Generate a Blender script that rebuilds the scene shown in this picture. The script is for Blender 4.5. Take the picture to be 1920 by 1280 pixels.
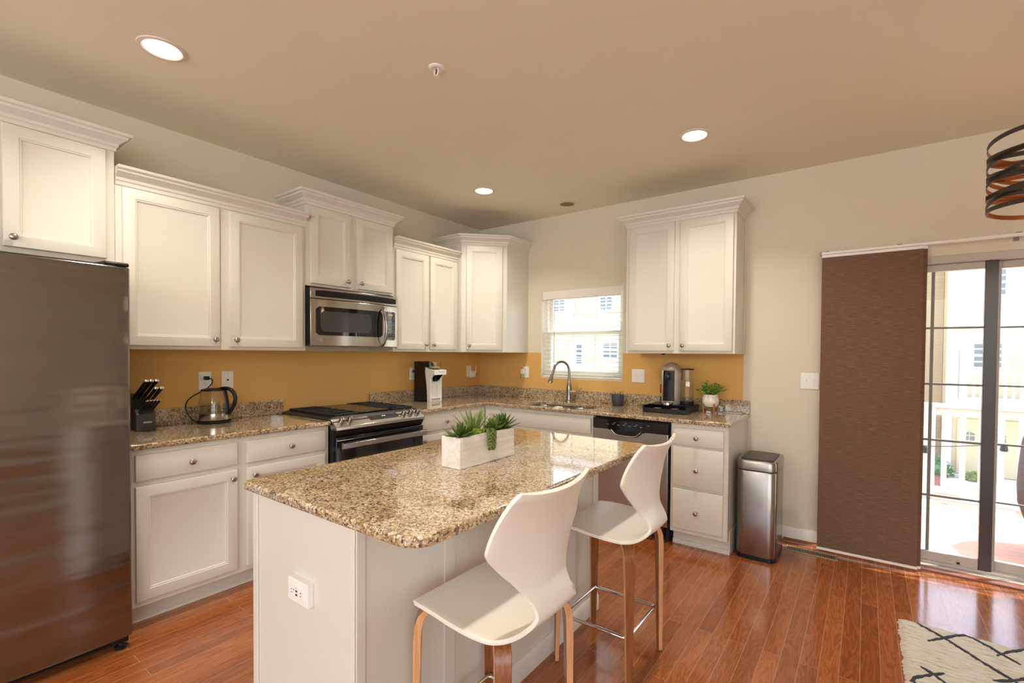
import bpy, bmesh, math, random
from mathutils import Vector, Matrix
random.seed(7)
for o in list(bpy.data.objects): bpy.data.objects.remove(o, do_unlink=True)
SC = bpy.context.scene
COL = SC.collection
PI = math.pi
# ------------------------------------------------------------------ camera
yaw, pit, rol = .6201, -.0191, .0074
fw = Vector((-math.sin(yaw)*math.cos(pit), math.cos(yaw)*math.cos(pit), math.sin(pit)))
rt = Vector((math.cos(yaw), math.sin(yaw), 0)); up = rt.cross(fw)
RX = math.cos(rol)*rt + math.sin(rol)*up
UX = -math.sin(rol)*rt + math.cos(rol)*up
cd = bpy.data.cameras.new('camera'); cam = bpy.data.objects.new('camera', cd); COL.objects.link(cam)
m = Matrix((RX, UX, -fw)).transposed().to_4x4(); m.translation = Vector((3.496, -3.9502, 1.3653)); cam.matrix_world = m
cd.sensor_width = 36; cd.lens = 885.28/1920*36
cd.shift_x = (960-991.70)/1920; cd.shift_y = (679.18-640)/1920
cd.clip_start = .02; cd.clip_end = 300
SC.camera = cam
# ------------------------------------------------------------------ world, sun, exposure
SC.view_settings.view_transform = 'Standard'; SC.view_settings.look = 'None'
SC.view_settings.exposure = -0.1; SC.view_settings.gamma = 1.0; SC.view_settings.use_curve_mapping = False
W = bpy.data.worlds.new('world'); SC.world = W; W.use_nodes = True
wn, wl = W.node_tree.nodes, W.node_tree.links
sky = wn.new('ShaderNodeTexSky'); sky.sky_type = 'NISHITA'; sky.sun_disc = False
sky.sun_elevation = math.radians(62); sky.sun_rotation = math.radians(70); sky.air_density = 1.0; sky.dust_density = 2.0
mixs = wn.new('ShaderNodeMix'); mixs.data_type = 'RGBA'; mixs.inputs[0].default_value = .72
mixs.inputs[7].default_value = (.93, .91, .84, 1)
wl.new(sky.outputs[0], mixs.inputs[6]); wl.new(mixs.outputs[2], wn['Background'].inputs[0])
wn['Background'].inputs[1].default_value = 2.6
sd = bpy.data.lights.new('sun', 'SUN'); sun = bpy.data.objects.new('sun', sd); COL.objects.link(sun)
sd.energy = 13.0; sd.angle = .009; sd.color = (1, .95, .86)
sun.rotation_euler = Vector((-.45, -.2, -1)).to_track_quat('-Z', 'Y').to_euler()
CAN_W = 11.0; FILL_GLOBE_W = 55.0
SC.cycles.use_denoising = True
SC.cycles.max_bounces = 12; SC.cycles.diffuse_bounces = 6; SC.cycles.glossy_bounces = 5
SC.cycles.transmission_bounces = 8; SC.cycles.transparent_max_bounces = 16
SC.cycles.caustics_reflective = False; SC.cycles.caustics_refractive = False
SC.cycles.sample_clamp_indirect = 6

# ------------------------------------------------------------------ mesh helpers
class B:
    def __init__(s, tf=None): s.v, s.f, s.mi, s.tf, s.cur = [], [], [], tf, 0
    def add(s, vs, fs):
        k = len(s.v)
        for p in vs:
            p = Vector(p); s.v.append(s.tf @ p if s.tf else p)
        for f in fs: s.f.append([i+k for i in f]); s.mi.append(s.cur)
    def box(s, x0, x1, y0, y1, z0, z1):
        s.add([(x0,y0,z0),(x1,y0,z0),(x1,y1,z0),(x0,y1,z0),(x0,y0,z1),(x1,y0,z1),(x1,y1,z1),(x0,y1,z1)],
              [(0,3,2,1),(4,5,6,7),(0,1,5,4),(1,2,6,5),(2,3,7,6),(3,0,4,7)])
        return s
    def loft(s, rings, cap0=True, cap1=True, closed=True):
        n = len(rings[0]); vs = [p for r in rings for p in r]; fs = []
        for i in range(len(rings)-1):
            for j in range(n if closed else n-1):
                a, b2 = i*n+j, i*n+(j+1) % n
                fs.append((a, b2, b2+n, a+n))
        if cap0: fs.append(tuple(range(n-1, -1, -1)))
        if cap1: fs.append(tuple((len(rings)-1)*n+j for j in range(n)))
        s.add(vs, fs); return s
    def prism(s, pts, ax, a, b):
        def P(p, t):
            if ax == 'z': return (p[0], p[1], t)
            if ax == 'y': return (p[0], t, p[1])
            return (t, p[0], p[1])
        return s.loft([[P(p, a) for p in pts], [P(p, b) for p in pts]])
    def lathe(s, prof, c=(0,0,0), n=24, mat=None):
        rings = []
        M = mat or Matrix()
        for r, z in prof:
            rings.append([Vector(c) + M @ Vector((max(r,1e-5)*math.cos(2*PI*k/n), max(r,1e-5)*math.sin(2*PI*k/n), z)) for k in range(n)])
        if prof[0][0] > 1e-3 and prof[-1][0] > 1e-3: return s.loft(rings+[rings[0]], False, False)
        return s.loft(rings)
    def tube(s, pts, r, n=10, closed=False, flat=None):
        pts = [Vector(p) for p in pts]; N = len(pts); rings = []
        rr = r if isinstance(r, (list, tuple)) else [r]*N
        prev = None
        for i in range(N):
            a = pts[i-1] if (i > 0 or closed) else pts[0]
            b = pts[(i+1) % N] if (i < N-1 or closed) else pts[-1]
            t = (b-a).normalized()
            if prev is None:
                h = Vector((0,0,1)) if abs(t.z) < .9 else Vector((1,0,0))
                u = t.cross(h).normalized()
            else:
                u = (prev - t*prev.dot(t)).normalized()
            prev = u; w = t.cross(u)
            fl = flat or 1
            rings.append([pts[i] + rr[i]*(math.cos(2*PI*k/n)*u + fl*math.sin(2*PI*k/n)*w) for k in range(n)])
        if closed: rings.append(rings[0])
        return s.loft(rings, not closed, not closed)
    def sphere(s, c, r, n=12, sc=(1,1,1)):
        rings = []
        for i in range(1, n//2):
            th = PI*i/(n//2)
            rings.append([Vector(c)+Vector((sc[0]*r*math.sin(th)*math.cos(2*PI*k/n), sc[1]*r*math.sin(th)*math.sin(2*PI*k/n), -sc[2]*r*math.cos(th))) for k in range(n)])
        return s.loft(rings)

def rrect(x0, x1, y0, y1, r, n=6):
    out = []
    for cx, cy, a0 in ((x1-r,y1-r,0),(x0+r,y1-r,PI/2),(x0+r,y0+r,PI),(x1-r,y0+r,1.5*PI)):
        for k in range(n+1):
            a = a0 + PI/2*k/n; out.append((cx+r*math.cos(a), cy+r*math.sin(a)))
    return out

def smooth(pts, it=2):
    pts = [Vector(p) for p in pts]
    for _ in range(it):
        q = [pts[0]]
        for a, b in zip(pts, pts[1:]): q += [a*.75+b*.25, a*.25+b*.75]
        q.append(pts[-1]); pts = q
    return pts

def obj(name, b, mat, parent=None, bevel=0, seg=2, ang=38, loc=None):
    me = bpy.data.meshes.new(name)
    base = Vector((0,0,0))
    if parent is not None:
        p = parent
        while p is not None: base += p.location; p = p.parent
    elif loc is not None: base = Vector(loc)
    me.from_pydata([tuple(v-base) for v in b.v], [], b.f)
    bm = bmesh.new(); bm.from_mesh(me)
    for i, f in enumerate(bm.faces): f.material_index = b.mi[i]
    bmesh.ops.recalc_face_normals(bm, faces=bm.faces[:]); bm.to_mesh(me); bm.free()
    for mt in (mat if isinstance(mat, (list, tuple)) else [mat]): me.materials.append(mt)
    me.shade_smooth(); me.set_sharp_from_angle(angle=math.radians(ang))
    o = bpy.data.objects.new(name, me); COL.objects.link(o)
    if parent is not None: o.parent = parent
    elif loc is not None: o.location = base
    if bevel:
        md = o.modifiers.new('edge', 'BEVEL'); md.width = bevel; md.segments = seg; md.limit_method = 'ANGLE'; md.angle_limit = math.radians(35)
        md.harden_normals = False
    return o
def tag(o, label, cat, group=None):
    o['label'] = label; o['category'] = cat
    if group: o['group'] = group
    return o
def thing(name, label, cat, loc=(0,0,0), group=None):
    o = bpy.data.objects.new(name, None); COL.objects.link(o); o.location = loc; o.empty_display_size = .1
    return tag(o, label, cat, group)
def struct(name, b, mat, bevel=0, parent=None):
    o = obj(name, b, mat, parent, bevel)
    o['kind'] = 'structure'; return o
def lab(o, t): o['label'] = t; return o

# ------------------------------------------------------------------ materials
def mat(name, col, rough=.5, metal=0, spec=.5, nscale=30, namt=.04, bump=0, bscale=200, coat=0, aniso=0, ior=1.5):
    M = bpy.data.materials.new(name); M.use_nodes = True
    n, l = M.node_tree.nodes, M.node_tree.links; p = n['Principled BSDF']
    tc = n.new('ShaderNodeTexCoord'); no = n.new('ShaderNodeTexNoise'); no.inputs['Scale'].default_value = nscale; no.inputs['Detail'].default_value = 3
    l.new(tc.outputs['Object'], no.inputs['Vector'])
    mx = n.new('ShaderNodeMix'); mx.data_type = 'RGBA'
    mx.inputs[6].default_value = tuple(c*(1-namt) for c in col)+(1,); mx.inputs[7].default_value = tuple(min(1, c*(1+namt)) for c in col)+(1,)
    l.new(no.outputs['Fac'], mx.inputs[0]); l.new(mx.outputs[2], p.inputs['Base Color'])
    p.inputs['Roughness'].default_value = rough; p.inputs['Metallic'].default_value = metal
    p.inputs['Specular IOR Level'].default_value = spec; p.inputs['Coat Weight'].default_value = coat; p.inputs['Coat Roughness'].default_value = .08
    p.inputs['Anisotropic'].default_value = aniso; p.inputs['IOR'].default_value = ior
    if bump:
        nb = n.new('ShaderNodeTexNoise'); nb.inputs['Scale'].default_value = bscale; nb.inputs['Detail'].default_value = 4
        bp = n.new('ShaderNodeBump'); bp.inputs['Strength'].default_value = bump; bp.inputs['Distance'].default_value = .002
        l.new(tc.outputs['Object'], nb.inputs['Vector']); l.new(nb.outputs['Fac'], bp.inputs['Height']); l.new(bp.outputs['Normal'], p.inputs['Normal'])
    return M
def nt(M): return M.node_tree.nodes, M.node_tree.links, M.node_tree.nodes['Principled BSDF']
def ramp(n, stops, interp='LINEAR'):
    r = n.new('ShaderNodeValToRGB'); e = r.color_ramp; e.interpolation = interp
    while len(e.elements) < len(stops): e.elements.new(.5)
    for x, (pos, c) in zip(e.elements, stops): x.position = pos; x.color = tuple(c)+(1,) if len(c) == 3 else c
    return r
def mixc(n, l, fac, a, b, mode='MIX'):
    x = n.new('ShaderNodeMix'); x.data_type = 'RGBA'; x.blend_type = mode
    for s, v in ((0, fac), (6, a), (7, b)):
        if hasattr(v, 'is_linked'): l.new(v, x.inputs[s])
        else: x.inputs[s].default_value = v if not isinstance(v, tuple) else (v+(1,) if len(v) == 3 else v)
    return x.outputs[2]

WHITE = mat('cabinet_paint', (.69, .665, .595), .38, nscale=12, namt=.02, bump=.03, bscale=90)
TRIMW = mat('trim_white', (.82, .79, .73), .4, nscale=15, namt=.02)
PLATE = mat('white_plastic', (.85, .84, .82), .35, nscale=40, namt=.02)
CEIL = mat('ceiling_paint', (.80, .765, .63), .9, nscale=6, namt=.015, bump=.1, bscale=260)
BLACK = mat('black_plastic', (.010, .010, .011), .35, spec=.3, nscale=60, namt=.2)
GLOSSB = mat('black_glass', (.008, .008, .009), .06, nscale=20, namt=.1)
IRON = mat('cast_iron', (.013, .013, .014), .55, nscale=90, namt=.25, bump=.2, bscale=400)
NICKEL = mat('brushed_nickel', (.42, .36, .31), .3, 1, nscale=80, namt=.08)
CHROME = mat('chrome', (.75, .75, .76), .08, 1, nscale=40, namt=.03)
def steel(name, col, rough, axis, rscale=6., amt=.15):
    M = mat(name, col, rough, 1, nscale=20, namt=.03)
    n, l, p = nt(M); tc = n.new('ShaderNodeTexCoord'); mp = n.new('ShaderNodeMapping')
    sc = {'x': (1,160,160), 'y': (160,1,160), 'z': (160,160,1)}[axis]; mp.inputs['Scale'].default_value = sc
    no = n.new('ShaderNodeTexNoise'); no.inputs['Scale'].default_value = rscale; no.inputs['Detail'].default_value = 3
    l.new(tc.outputs['Object'], mp.inputs[0]); l.new(mp.outputs[0], no.inputs['Vector'])
    bp = n.new('ShaderNodeBump'); bp.inputs['Strength'].default_value = .02; bp.inputs['Distance'].default_value = .0006
    l.new(no.outputs['Fac'], bp.inputs['Height']); l.new(bp.outputs['Normal'], p.inputs['Normal'])
    mr = n.new('ShaderNodeMapRange'); mr.inputs[3].default_value = rough*(1-amt); mr.inputs[4].default_value = rough*(1+amt)
    l.new(no.outputs['Fac'], mr.inputs[0]); l.new(mr.outputs[0], p.inputs['Roughness'])
    return M
STEEL = steel('steel_brushed_across', (.44, .41, .38), .2, 'y')
STEELX = steel('steel_brushed_sideways', (.50, .47, .43), .24, 'x')
STEELZ = steel('steel_brushed_upright', (.34, .31, .285), .25, 'z')
# fridge steel: horizontal grain and a slightly wavy sheet
FRIDGE = steel('fridge_steel', (.265, .25, .24), .16, 'y')
n, l, p = nt(FRIDGE); tc = n.new('ShaderNodeTexCoord'); mp = n.new('ShaderNodeMapping'); mp.inputs['Scale'].default_value = (1, .45, 3.4)
nw = n.new('ShaderNodeTexNoise'); nw.inputs['Scale'].default_value = 1.6; nw.inputs['Detail'].default_value = 2
l.new(tc.outputs['Object'], mp.inputs[0]); l.new(mp.outputs[0], nw.inputs['Vector'])
b2 = n.new('ShaderNodeBump'); b2.inputs['Strength'].default_value = .6; b2.inputs['Distance'].default_value = .035
l.new(nw.outputs['Fac'], b2.inputs['Height'])
for x in n:
    if x.type == 'BUMP' and x is not b2: l.new(b2.outputs['Normal'], x.inputs['Normal'])

# wall paint: beige, with the mustard band the photo shows between counter and wall cabinets
def wall_mat(name, band):
    M = mat(name, (.70, .645, .53), .85, nscale=8, namt=.015, bump=.08, bscale=300)
    if not band: return M
    n, l, p = nt(M); src = p.inputs['Base Color'].links[0].from_socket
    g = n.new('ShaderNodeNewGeometry'); s = n.new('ShaderNodeSeparateXYZ'); l.new(g.outputs['Position'], s.inputs[0])
    def lt(sock, v, op='LESS_THAN'):
        q = n.new('ShaderNodeMath'); q.operation = op; l.new(sock, q.inputs[0]); q.inputs[1].default_value = v; return q.outputs[0]
    a, c, d = lt(s.outputs[2], 1.3735), lt(s.outputs[0], 2.7235), lt(s.outputs[1], -3.3, 'GREATER_THAN')
    e = lt(s.outputs[1], .012)
    def mul(x, y):
        q = n.new('ShaderNodeMath'); q.operation = 'MULTIPLY'; l.new(x, q.inputs[0]); l.new(y, q.inputs[1]); return q.outputs[0]
    l.new(mixc(n, l, mul(mul(a, c), mul(d, e)), src, (.70, .42, .135)), p.inputs['Base Color'])
    return M
WALLB = wall_mat('wall_paint_banded', True); WALL = wall_mat('wall_paint', False)

def granite():
    M = mat('granite', (.5, .4, .25), .07, spec=.55); n, l, p = nt(M)
    tc = n.new('ShaderNodeTexCoord')
    def noise(sc, det=4, rough=.6, off=0, dist=0):
        mp = n.new('ShaderNodeMapping'); mp.inputs['Location'].default_value = (off, off*.7, off*.3); l.new(tc.outputs['Object'], mp.inputs[0])
        q = n.new('ShaderNodeTexNoise'); q.inputs['Scale'].default_value = sc; q.inputs['Detail'].default_value = det; q.inputs['Roughness'].default_value = rough
        q.inputs['Distortion'].default_value = dist; l.new(mp.outputs[0], q.inputs['Vector']); return q.outputs['Fac']
    base = ramp(n, [(.28, (.30, .18, .08)), (.42, (.47, .33, .18)), (.55, (.58, .44, .28)), (.70, (.60, .51, .40))]); l.new(noise(14, 3), base.inputs[0])
    mid = ramp(n, [(.42, (0,0,0)), (.50, (1,1,1))]); l.new(noise(85, 4, .65, 3, .6), mid.inputs[0])
    c1 = mixc(n, l, mid.outputs[0], (.20, .115, .055), base.outputs[0])
    vo = n.new('ShaderNodeTexVoronoi'); vo.inputs['Scale'].default_value = 210; l.new(tc.outputs['Object'], vo.inputs['Vector'])
    sp = n.new('ShaderNodeSeparateColor'); l.new(vo.outputs['Color'], sp.inputs[0])
    pk = ramp(n, [(.0, (0,0,0)), (.80, (0,0,0)), (.84, (.55,.55,.55))], 'CONSTANT'); l.new(sp.outputs[0], pk.inputs[0])
    c2 = mixc(n, l, pk.outputs[0], c1, (.30, .27, .22))
    pc = ramp(n, [(.0, (0,0,0)), (.86, (0,0,0)), (.88, (.7,.7,.7))], 'CONSTANT'); l.new(sp.outputs[1], pc.inputs[0])
    c3 = mixc(n, l, pc.outputs[0], c2, (.78, .66, .46))
    dk = ramp(n, [(.375, (1,1,1)), (.42, (0,0,0))]); l.new(noise(120, 3, .55, 9, .4), dk.inputs[0])
    c4 = mixc(n, l, dk.outputs[0], c3, (.045, .026, .014))
    dk2 = ramp(n, [(.37, (.85,.85,.85)), (.41, (0,0,0))]); l.new(noise(62, 4, .6, 21, .8), dk2.inputs[0])
    c5 = mixc(n, l, dk2.outputs[0], c4, (.10, .055, .028))
    l.new(c5, p.inputs['Base Color'])
    p.inputs['Coat Weight'].default_value = .5; p.inputs['Coat Roughness'].default_value = .03
    return M
GRAN = granite()

def wood_floor():
    M = mat('cherry_floor', (.3, .1, .03), .2); n, l, p = nt(M)
    g = n.new('ShaderNodeTexCoord'); s = n.new('ShaderNodeSeparateXYZ'); l.new(g.outputs['Object'], s.inputs[0])
    c = n.new('ShaderNodeCombineXYZ'); l.new(s.outputs[1], c.inputs[0]); l.new(s.outputs[0], c.inputs[1])
    mp = n.new('ShaderNodeMapping'); mp.inputs['Location'].default_value = (.31, .0312, 0); l.new(c.outputs[0], mp.inputs[0])
    br = n.new('ShaderNodeTexBrick'); br.offset = .37; br.offset_frequency = 2; br.squash = 1
    for k, v in (('Scale', 1), ('Mortar Size', .0014), ('Mortar Smooth', .3), ('Bias', 0), ('Brick Width', 1.25), ('Row Height', .0735)): br.inputs[k].default_value = v
    br.inputs['Color1'].default_value = (0,0,0,1); br.inputs['Color2'].default_value = (1,1,1,1); br.inputs['Mortar'].default_value = (.5,.5,.5,1)
    l.new(mp.outputs[0], br.inputs['Vector'])
    sc = n.new('ShaderNodeSeparateColor'); l.new(br.outputs['Color'], sc.inputs[0])
    # grain, shifted per plank
    off = n.new('ShaderNodeCombineXYZ'); ml = n.new('ShaderNodeMath'); ml.operation = 'MULTIPLY'; ml.inputs[1].default_value = 37
    l.new(sc.outputs[0], ml.inputs[0]); l.new(ml.outputs[0], off.inputs[0]); l.new(ml.outputs[0], off.inputs[1])
    va = n.new('ShaderNodeVectorMath'); va.operation = 'ADD'; l.new(c.outputs[0], va.inputs[0]); l.new(off.outputs[0], va.inputs[1])
    m2 = n.new('ShaderNodeMapping'); m2.inputs['Scale'].default_value = (1.6, 13, 1); l.new(va.outputs[0], m2.inputs[0])
    gr = n.new('ShaderNodeTexNoise'); gr.inputs['Scale'].default_value = 1.5; gr.inputs['Detail'].default_value = 5; gr.inputs['Distortion'].default_value = 1.4
    l.new(m2.outputs[0], gr.inputs['Vector'])
    wv = n.new('ShaderNodeMath'); wv.operation = 'MULTIPLY'; wv.inputs[1].default_value = 42; l.new(gr.outputs['Fac'], wv.inputs[0])
    sn = n.new('ShaderNodeMath'); sn.operation = 'SINE'; l.new(wv.outputs[0], sn.inputs[0])
    mr = n.new('ShaderNodeMapRange'); mr.inputs[1].default_value = -1; l.new(sn.outputs[0], mr.inputs[0])
    m3 = n.new('ShaderNodeMapping'); m3.inputs['Scale'].default_value = (6, 160, 1); l.new(va.outputs[0], m3.inputs[0])
    fg = n.new('ShaderNodeTexNoise'); fg.inputs['Scale'].default_value = 1.5; fg.inputs['Detail'].default_value = 3; l.new(m3.outputs[0], fg.inputs['Vector'])
    pl = ramp(n, [(0, (.28, .084, .021)), (.35, (.32, .100, .027)), (.7, (.36, .118, .034)), (1, (.395, .14, .042))]); l.new(sc.outputs[0], pl.inputs[0])
    c1 = mixc(n, l, mr.outputs[0], (.76, .67, .61), (1.04, 1.04, 1.04))
    c2 = mixc(n, l, 1.0, pl.outputs[0], c1, 'MULTIPLY')
    c3 = mixc(n, l, fg.outputs['Fac'], (.85, .82, .80), (1.12, 1.12, 1.12))
    c4 = mixc(n, l, 1.0, c2, c3, 'MULTIPLY')
    c5 = mixc(n, l, br.outputs['Fac'], c4, (.46, .23, .12))  # pale seams: glint on the plank bevels put into the colour
    l.new(c5, p.inputs['Base Color'])
    bp = n.new('ShaderNodeBump'); bp.invert = True; bp.inputs['Strength'].default_value = .5; bp.inputs['Distance'].default_value = .0012; l.new(br.outputs['Fac'], bp.inputs['Height'])
    nn = n.new('ShaderNodeTexNoise'); nn.inputs['Scale'].default_value = 9; l.new(g.outputs['Object'], nn.inputs['Vector'])
    b3 = n.new('ShaderNodeBump'); b3.inputs['Strength'].default_value = .10; b3.inputs['Distance'].default_value = .01; l.new(nn.outputs['Fac'], b3.inputs['Height'])
    l.new(bp.outputs['Normal'], b3.inputs['Normal']); l.new(b3.outputs['Normal'], p.inputs['Normal'])
    p.inputs['Roughness'].default_value = .17; p.inputs['Coat Weight'].default_value = .35; p.inputs['Coat Roughness'].default_value = .1
    return M
FLOOR = wood_floor()
SHOE = mat('stained_moulding', (.25, .08, .025), .3, nscale=30, namt=.15)

def grainwood(name, a, b2, axis, rough=.35, sc=1.0):
    M = mat(name, a, rough); n, l, p = nt(M); tc = n.new('ShaderNodeTexCoord'); mp = n.new('ShaderNodeMapping')
    mp.inputs['Scale'].default_value = {'x': (4*sc,90*sc,90*sc), 'y': (90*sc,4*sc,90*sc), 'z': (90*sc,90*sc,4*sc)}[axis]
    no = n.new('ShaderNodeTexNoise'); no.inputs['Scale'].default_value = 1; no.inputs['Detail'].default_value = 4; no.inputs['Distortion'].default_value = .4
    l.new(tc.outputs['Object'], mp.inputs[0]); l.new(mp.outputs[0], no.inputs['Vector'])
    r = ramp(n, [(.3, a), (.7, b2)]); l.new(no.outputs['Fac'], r.inputs[0]); l.new(r.outputs[0], p.inputs['Base Color']); return M
WALNUT = grainwood('walnut_veneer', (.17, .055, .018), (.30, .11, .038), 'z', .22, 2)
PLY = grainwood('ply_edge', (.55, .27, .11), (.70, .40, .20), 'z', .4, 2)
PLANTBOX = grainwood('whitewashed_wood', (.66, .60, .54), (.84, .80, .75), 'y', .6, .7)
DECKW = grainwood('deck_boards', (.50, .24, .16), (.60, .32, .22), 'x', .6, .3)
def glassmat(name, tint=(1,1,1), gl=1.0, rough=0.0):
    M = bpy.data.materials.new(name); M.use_nodes = True; n, l = M.node_tree.nodes, M.node_tree.links; n.clear()
    o = n.new('ShaderNodeOutputMaterial'); t = n.new('ShaderNodeBsdfTransparent'); g = n.new('ShaderNodeBsdfGlossy'); f = n.new('ShaderNodeLayerWeight'); x = n.new('ShaderNodeMixShader')
    t.inputs[0].default_value = tint+(1,); g.inputs['Roughness'].default_value = rough; f.inputs[0].default_value = .5
    w_ = n.new('ShaderNodeMath'); w_.operation = 'POWER'; w_.inputs[1].default_value = 4.5; l.new(f.outputs[1], w_.inputs[0])
    q = n.new('ShaderNodeMath'); q.operation = 'MULTIPLY_ADD'; q.inputs[1].default_value = .8*min(gl,1.1); q.inputs[2].default_value = .02*gl; l.new(w_.outputs[0], q.inputs[0])
    l.new(q.outputs[0], x.inputs[0]); l.new(t.outputs[0], x.inputs[1]); l.new(g.outputs[0], x.inputs[2]); l.new(x.outputs[0], o.inputs[0]); return M
GLASS = glassmat('window_glass'); CLEAR = glassmat('clear_glass', (.98, .985, .97), 1.5)
DARKGL = glassmat('smoked_plastic', (.35, .33, .30), 1.2)
WATERM = glassmat('water', (.95, .96, .93), 1.3)
def emis(name, col, s):
    M = bpy.data.materials.new(name); M.use_nodes = True; n, l = M.node_tree.nodes, M.node_tree.links; p = n['Principled BSDF']
    no = n.new('ShaderNodeTexNoise'); no.inputs['Scale'].default_value = 20
    l.new(mixc(n, l, no.outputs['Fac'], col, tuple(c*.97 for c in col)), p.inputs['Emission Color'])
    p.inputs['Base Color'].default_value = col+(1,); p.inputs['Emission Strength'].default_value = s; return M
LAMP = emis('lit_diffuser', (1, .93, .82), 9); LED = emis('lit_digits', (.9, .95, 1), 2.5); AMBER = emis('amber_digits', (1, .45, .05), .8)
def fabric():
    M = mat('woven_brown_fabric', (.16, .075, .04), .85, spec=.2); n, l, p = nt(M); tc = n.new('ShaderNodeTexCoord')
    def nz(s, det=3):
        mp = n.new('ShaderNodeMapping'); mp.inputs['Scale'].default_value = s; l.new(tc.outputs['Object'], mp.inputs[0])
        q = n.new('ShaderNodeTexNoise'); q.inputs['Scale'].default_value = 1; q.inputs['Detail'].default_value = det; l.new(mp.outputs[0], q.inputs['Vector']); return q.outputs['Fac']
    r = ramp(n, [(.28, (.13, .072, .042)), (.55, (.185, .108, .066)), (.75, (.26, .17, .112))]); l.new(nz((16, 16, 380), 4), r.inputs[0])
    r2 = ramp(n, [(.35, (.93,.93,.93)), (.65, (1.05,1.05,1.05))]); l.new(nz((500, 500, 30), 2), r2.inputs[0])
    l.new(mixc(n, l, 1.0, r.outputs[0], r2.outputs[0], 'MULTIPLY'), p.inputs['Base Color'])
    return M
FABRIC = fabric()
def siding(name, col):
    M = mat(name, col, .8, nscale=3, namt=.03); n, l, p = nt(M); tc = n.new('ShaderNodeTexCoord'); s = n.new('ShaderNodeSeparateXYZ'); l.new(tc.outputs['Object'], s.inputs[0])
    q = n.new('ShaderNodeMath'); q.operation = 'MULTIPLY'; q.inputs[1].default_value = 1/.13; l.new(s.outputs[2], q.inputs[0])
    f = n.new('ShaderNodeMath'); f.operation = 'FRACT'; l.new(q.outputs[0], f.inputs[0])
    bp = n.new('ShaderNodeBump'); bp.inputs['Strength'].default_value = .9; bp.inputs['Distance'].default_value = .02; l.new(f.outputs[0], bp.inputs['Height']); l.new(bp.outputs['Normal'], p.inputs['Normal'])
    r = ramp(n, [(0, (.72,.72,.72)), (.10, (1,1,1))]); l.new(f.outputs[0], r.inputs[0])
    src = p.inputs['Base Color'].links[0].from_socket
    l.new(mixc(n, l, 1.0, src, r.outputs[0], 'MULTIPLY'), p.inputs['Base Color']); return M
SIDING = siding('cream_siding', (.52, .44, .29)); SIDINGT = siding('tan_siding', (.34, .255, .155))
EXTW = mat('exterior_white', (.60, .60, .585), .6, nscale=5, namt=.02)
EXTGL = mat('far_window_glass', (.10, .13, .15), .15, nscale=2, namt=.3)
GREEN = mat('succulent_green', (.13, .20, .03), .45, nscale=60, namt=.35)
GREEND = mat('dark_succulent_green', (.075, .125, .02), .45, nscale=60, namt=.4)
GREENL = mat('lime_succulent', (.36, .48, .08), .45, nscale=60, namt=.25)
GREENP = mat('leafy_green', (.20, .38, .05), .5, nscale=80, namt=.5)
SOIL = mat('soil', (.05, .035, .02), .95, nscale=120, namt=.5, bump=.8, bscale=200)
SHELLW = mat('white_shell', (.80, .76, .68), .36, nscale=20, namt=.015)

# ------------------------------------------------------------------ room shell
CZ = 2.718
XR, YB = 6.3, -7.8
b = B().box(-.15, XR+.15, YB-.15, .06, -.12, 0); struct('floor', b, FLOOR)
b = B().box(-.15, XR+.15, YB-.15, .15, CZ, CZ+.12); struct('ceiling', b, CEIL)
b = B().box(-.15, 0, YB-.15, .15, 0, CZ); struct('wall_left', b, WALLB)
WX0, WX1, WZ0, WZ1 = .827, 1.712, 1.122, 1.99
DX0, DX1, DZ1 = 3.262, 5.04, 2.0
b = B()
for x0, x1, z0, z1 in ((0,WX0,0,CZ),(WX0,WX1,0,WZ0),(WX0,WX1,WZ1,CZ),(WX1,DX0,0,CZ),(DX0,DX1,DZ1,CZ),(DX1,XR,0,CZ)):
    b.box(x0, x1, 0, .15, z0, z1)
struct('wall_back', b, WALLB)
b = B()   # unseen right and rear walls; their wide glazing is added for daylight fill
for y0, y1, z0, z1 in ((YB,-7.6,0,CZ),(-7.6,-4.6,0,.15),(-7.6,-4.6,2.5,CZ),(-4.6,0,0,CZ)): b.box(XR, XR+.15, y0, y1, z0, z1)
struct('wall_right', b, WALL)
b = B()
for x0, x1, z0, z1 in ((0,.4,0,CZ),(.4,3.1,0,.15),(.4,3.1,2.5,CZ),(3.1,3.4,0,CZ),(3.4,6.1,0,.15),(3.4,6.1,2.5,CZ),(6.1,XR,0,CZ)): b.box(x0, x1, YB-.15, YB, z0, z1)
struct('wall_rear', b, WALL)
def fill_window(k, x0, x1, y, z0, z1, alongx=True):
    b = B(); g = B()
    def bx(B_, u0, u1, c0, c1, a, z):
        if alongx: B_.box(u0, u1, y+c0, y+c1, a, z)
        else: B_.box(y+c0, y+c1, u0, u1, a, z)
    for u0, u1, a, z in ((x0,x0+.05,z0,z1),(x1-.05,x1,z0,z1),(x0+.05,x1-.05,z0,z0+.05),(x0+.05,x1-.05,z1-.05,z1),((x0+x1)/2-.025,(x0+x1)/2+.025,z0+.05,z1-.05)): bx(b, u0, u1, -.03, .03, a, z)
    o = obj('window_%d' % k, b, TRIMW); o['kind'] = 'structure'
    bx(g, x0+.05, x1-.05, -.003, .003, z0+.05, z1-.05); obj('pane', g, GLASS, o)
fill_window(2, .4, 3.1, YB-.075, .15, 2.5); fill_window(3, 3.4, 6.1, YB-.075, .15, 2.5); fill_window(4, -7.6, -4.6, XR+.075, .15, 2.5, False)
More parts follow.
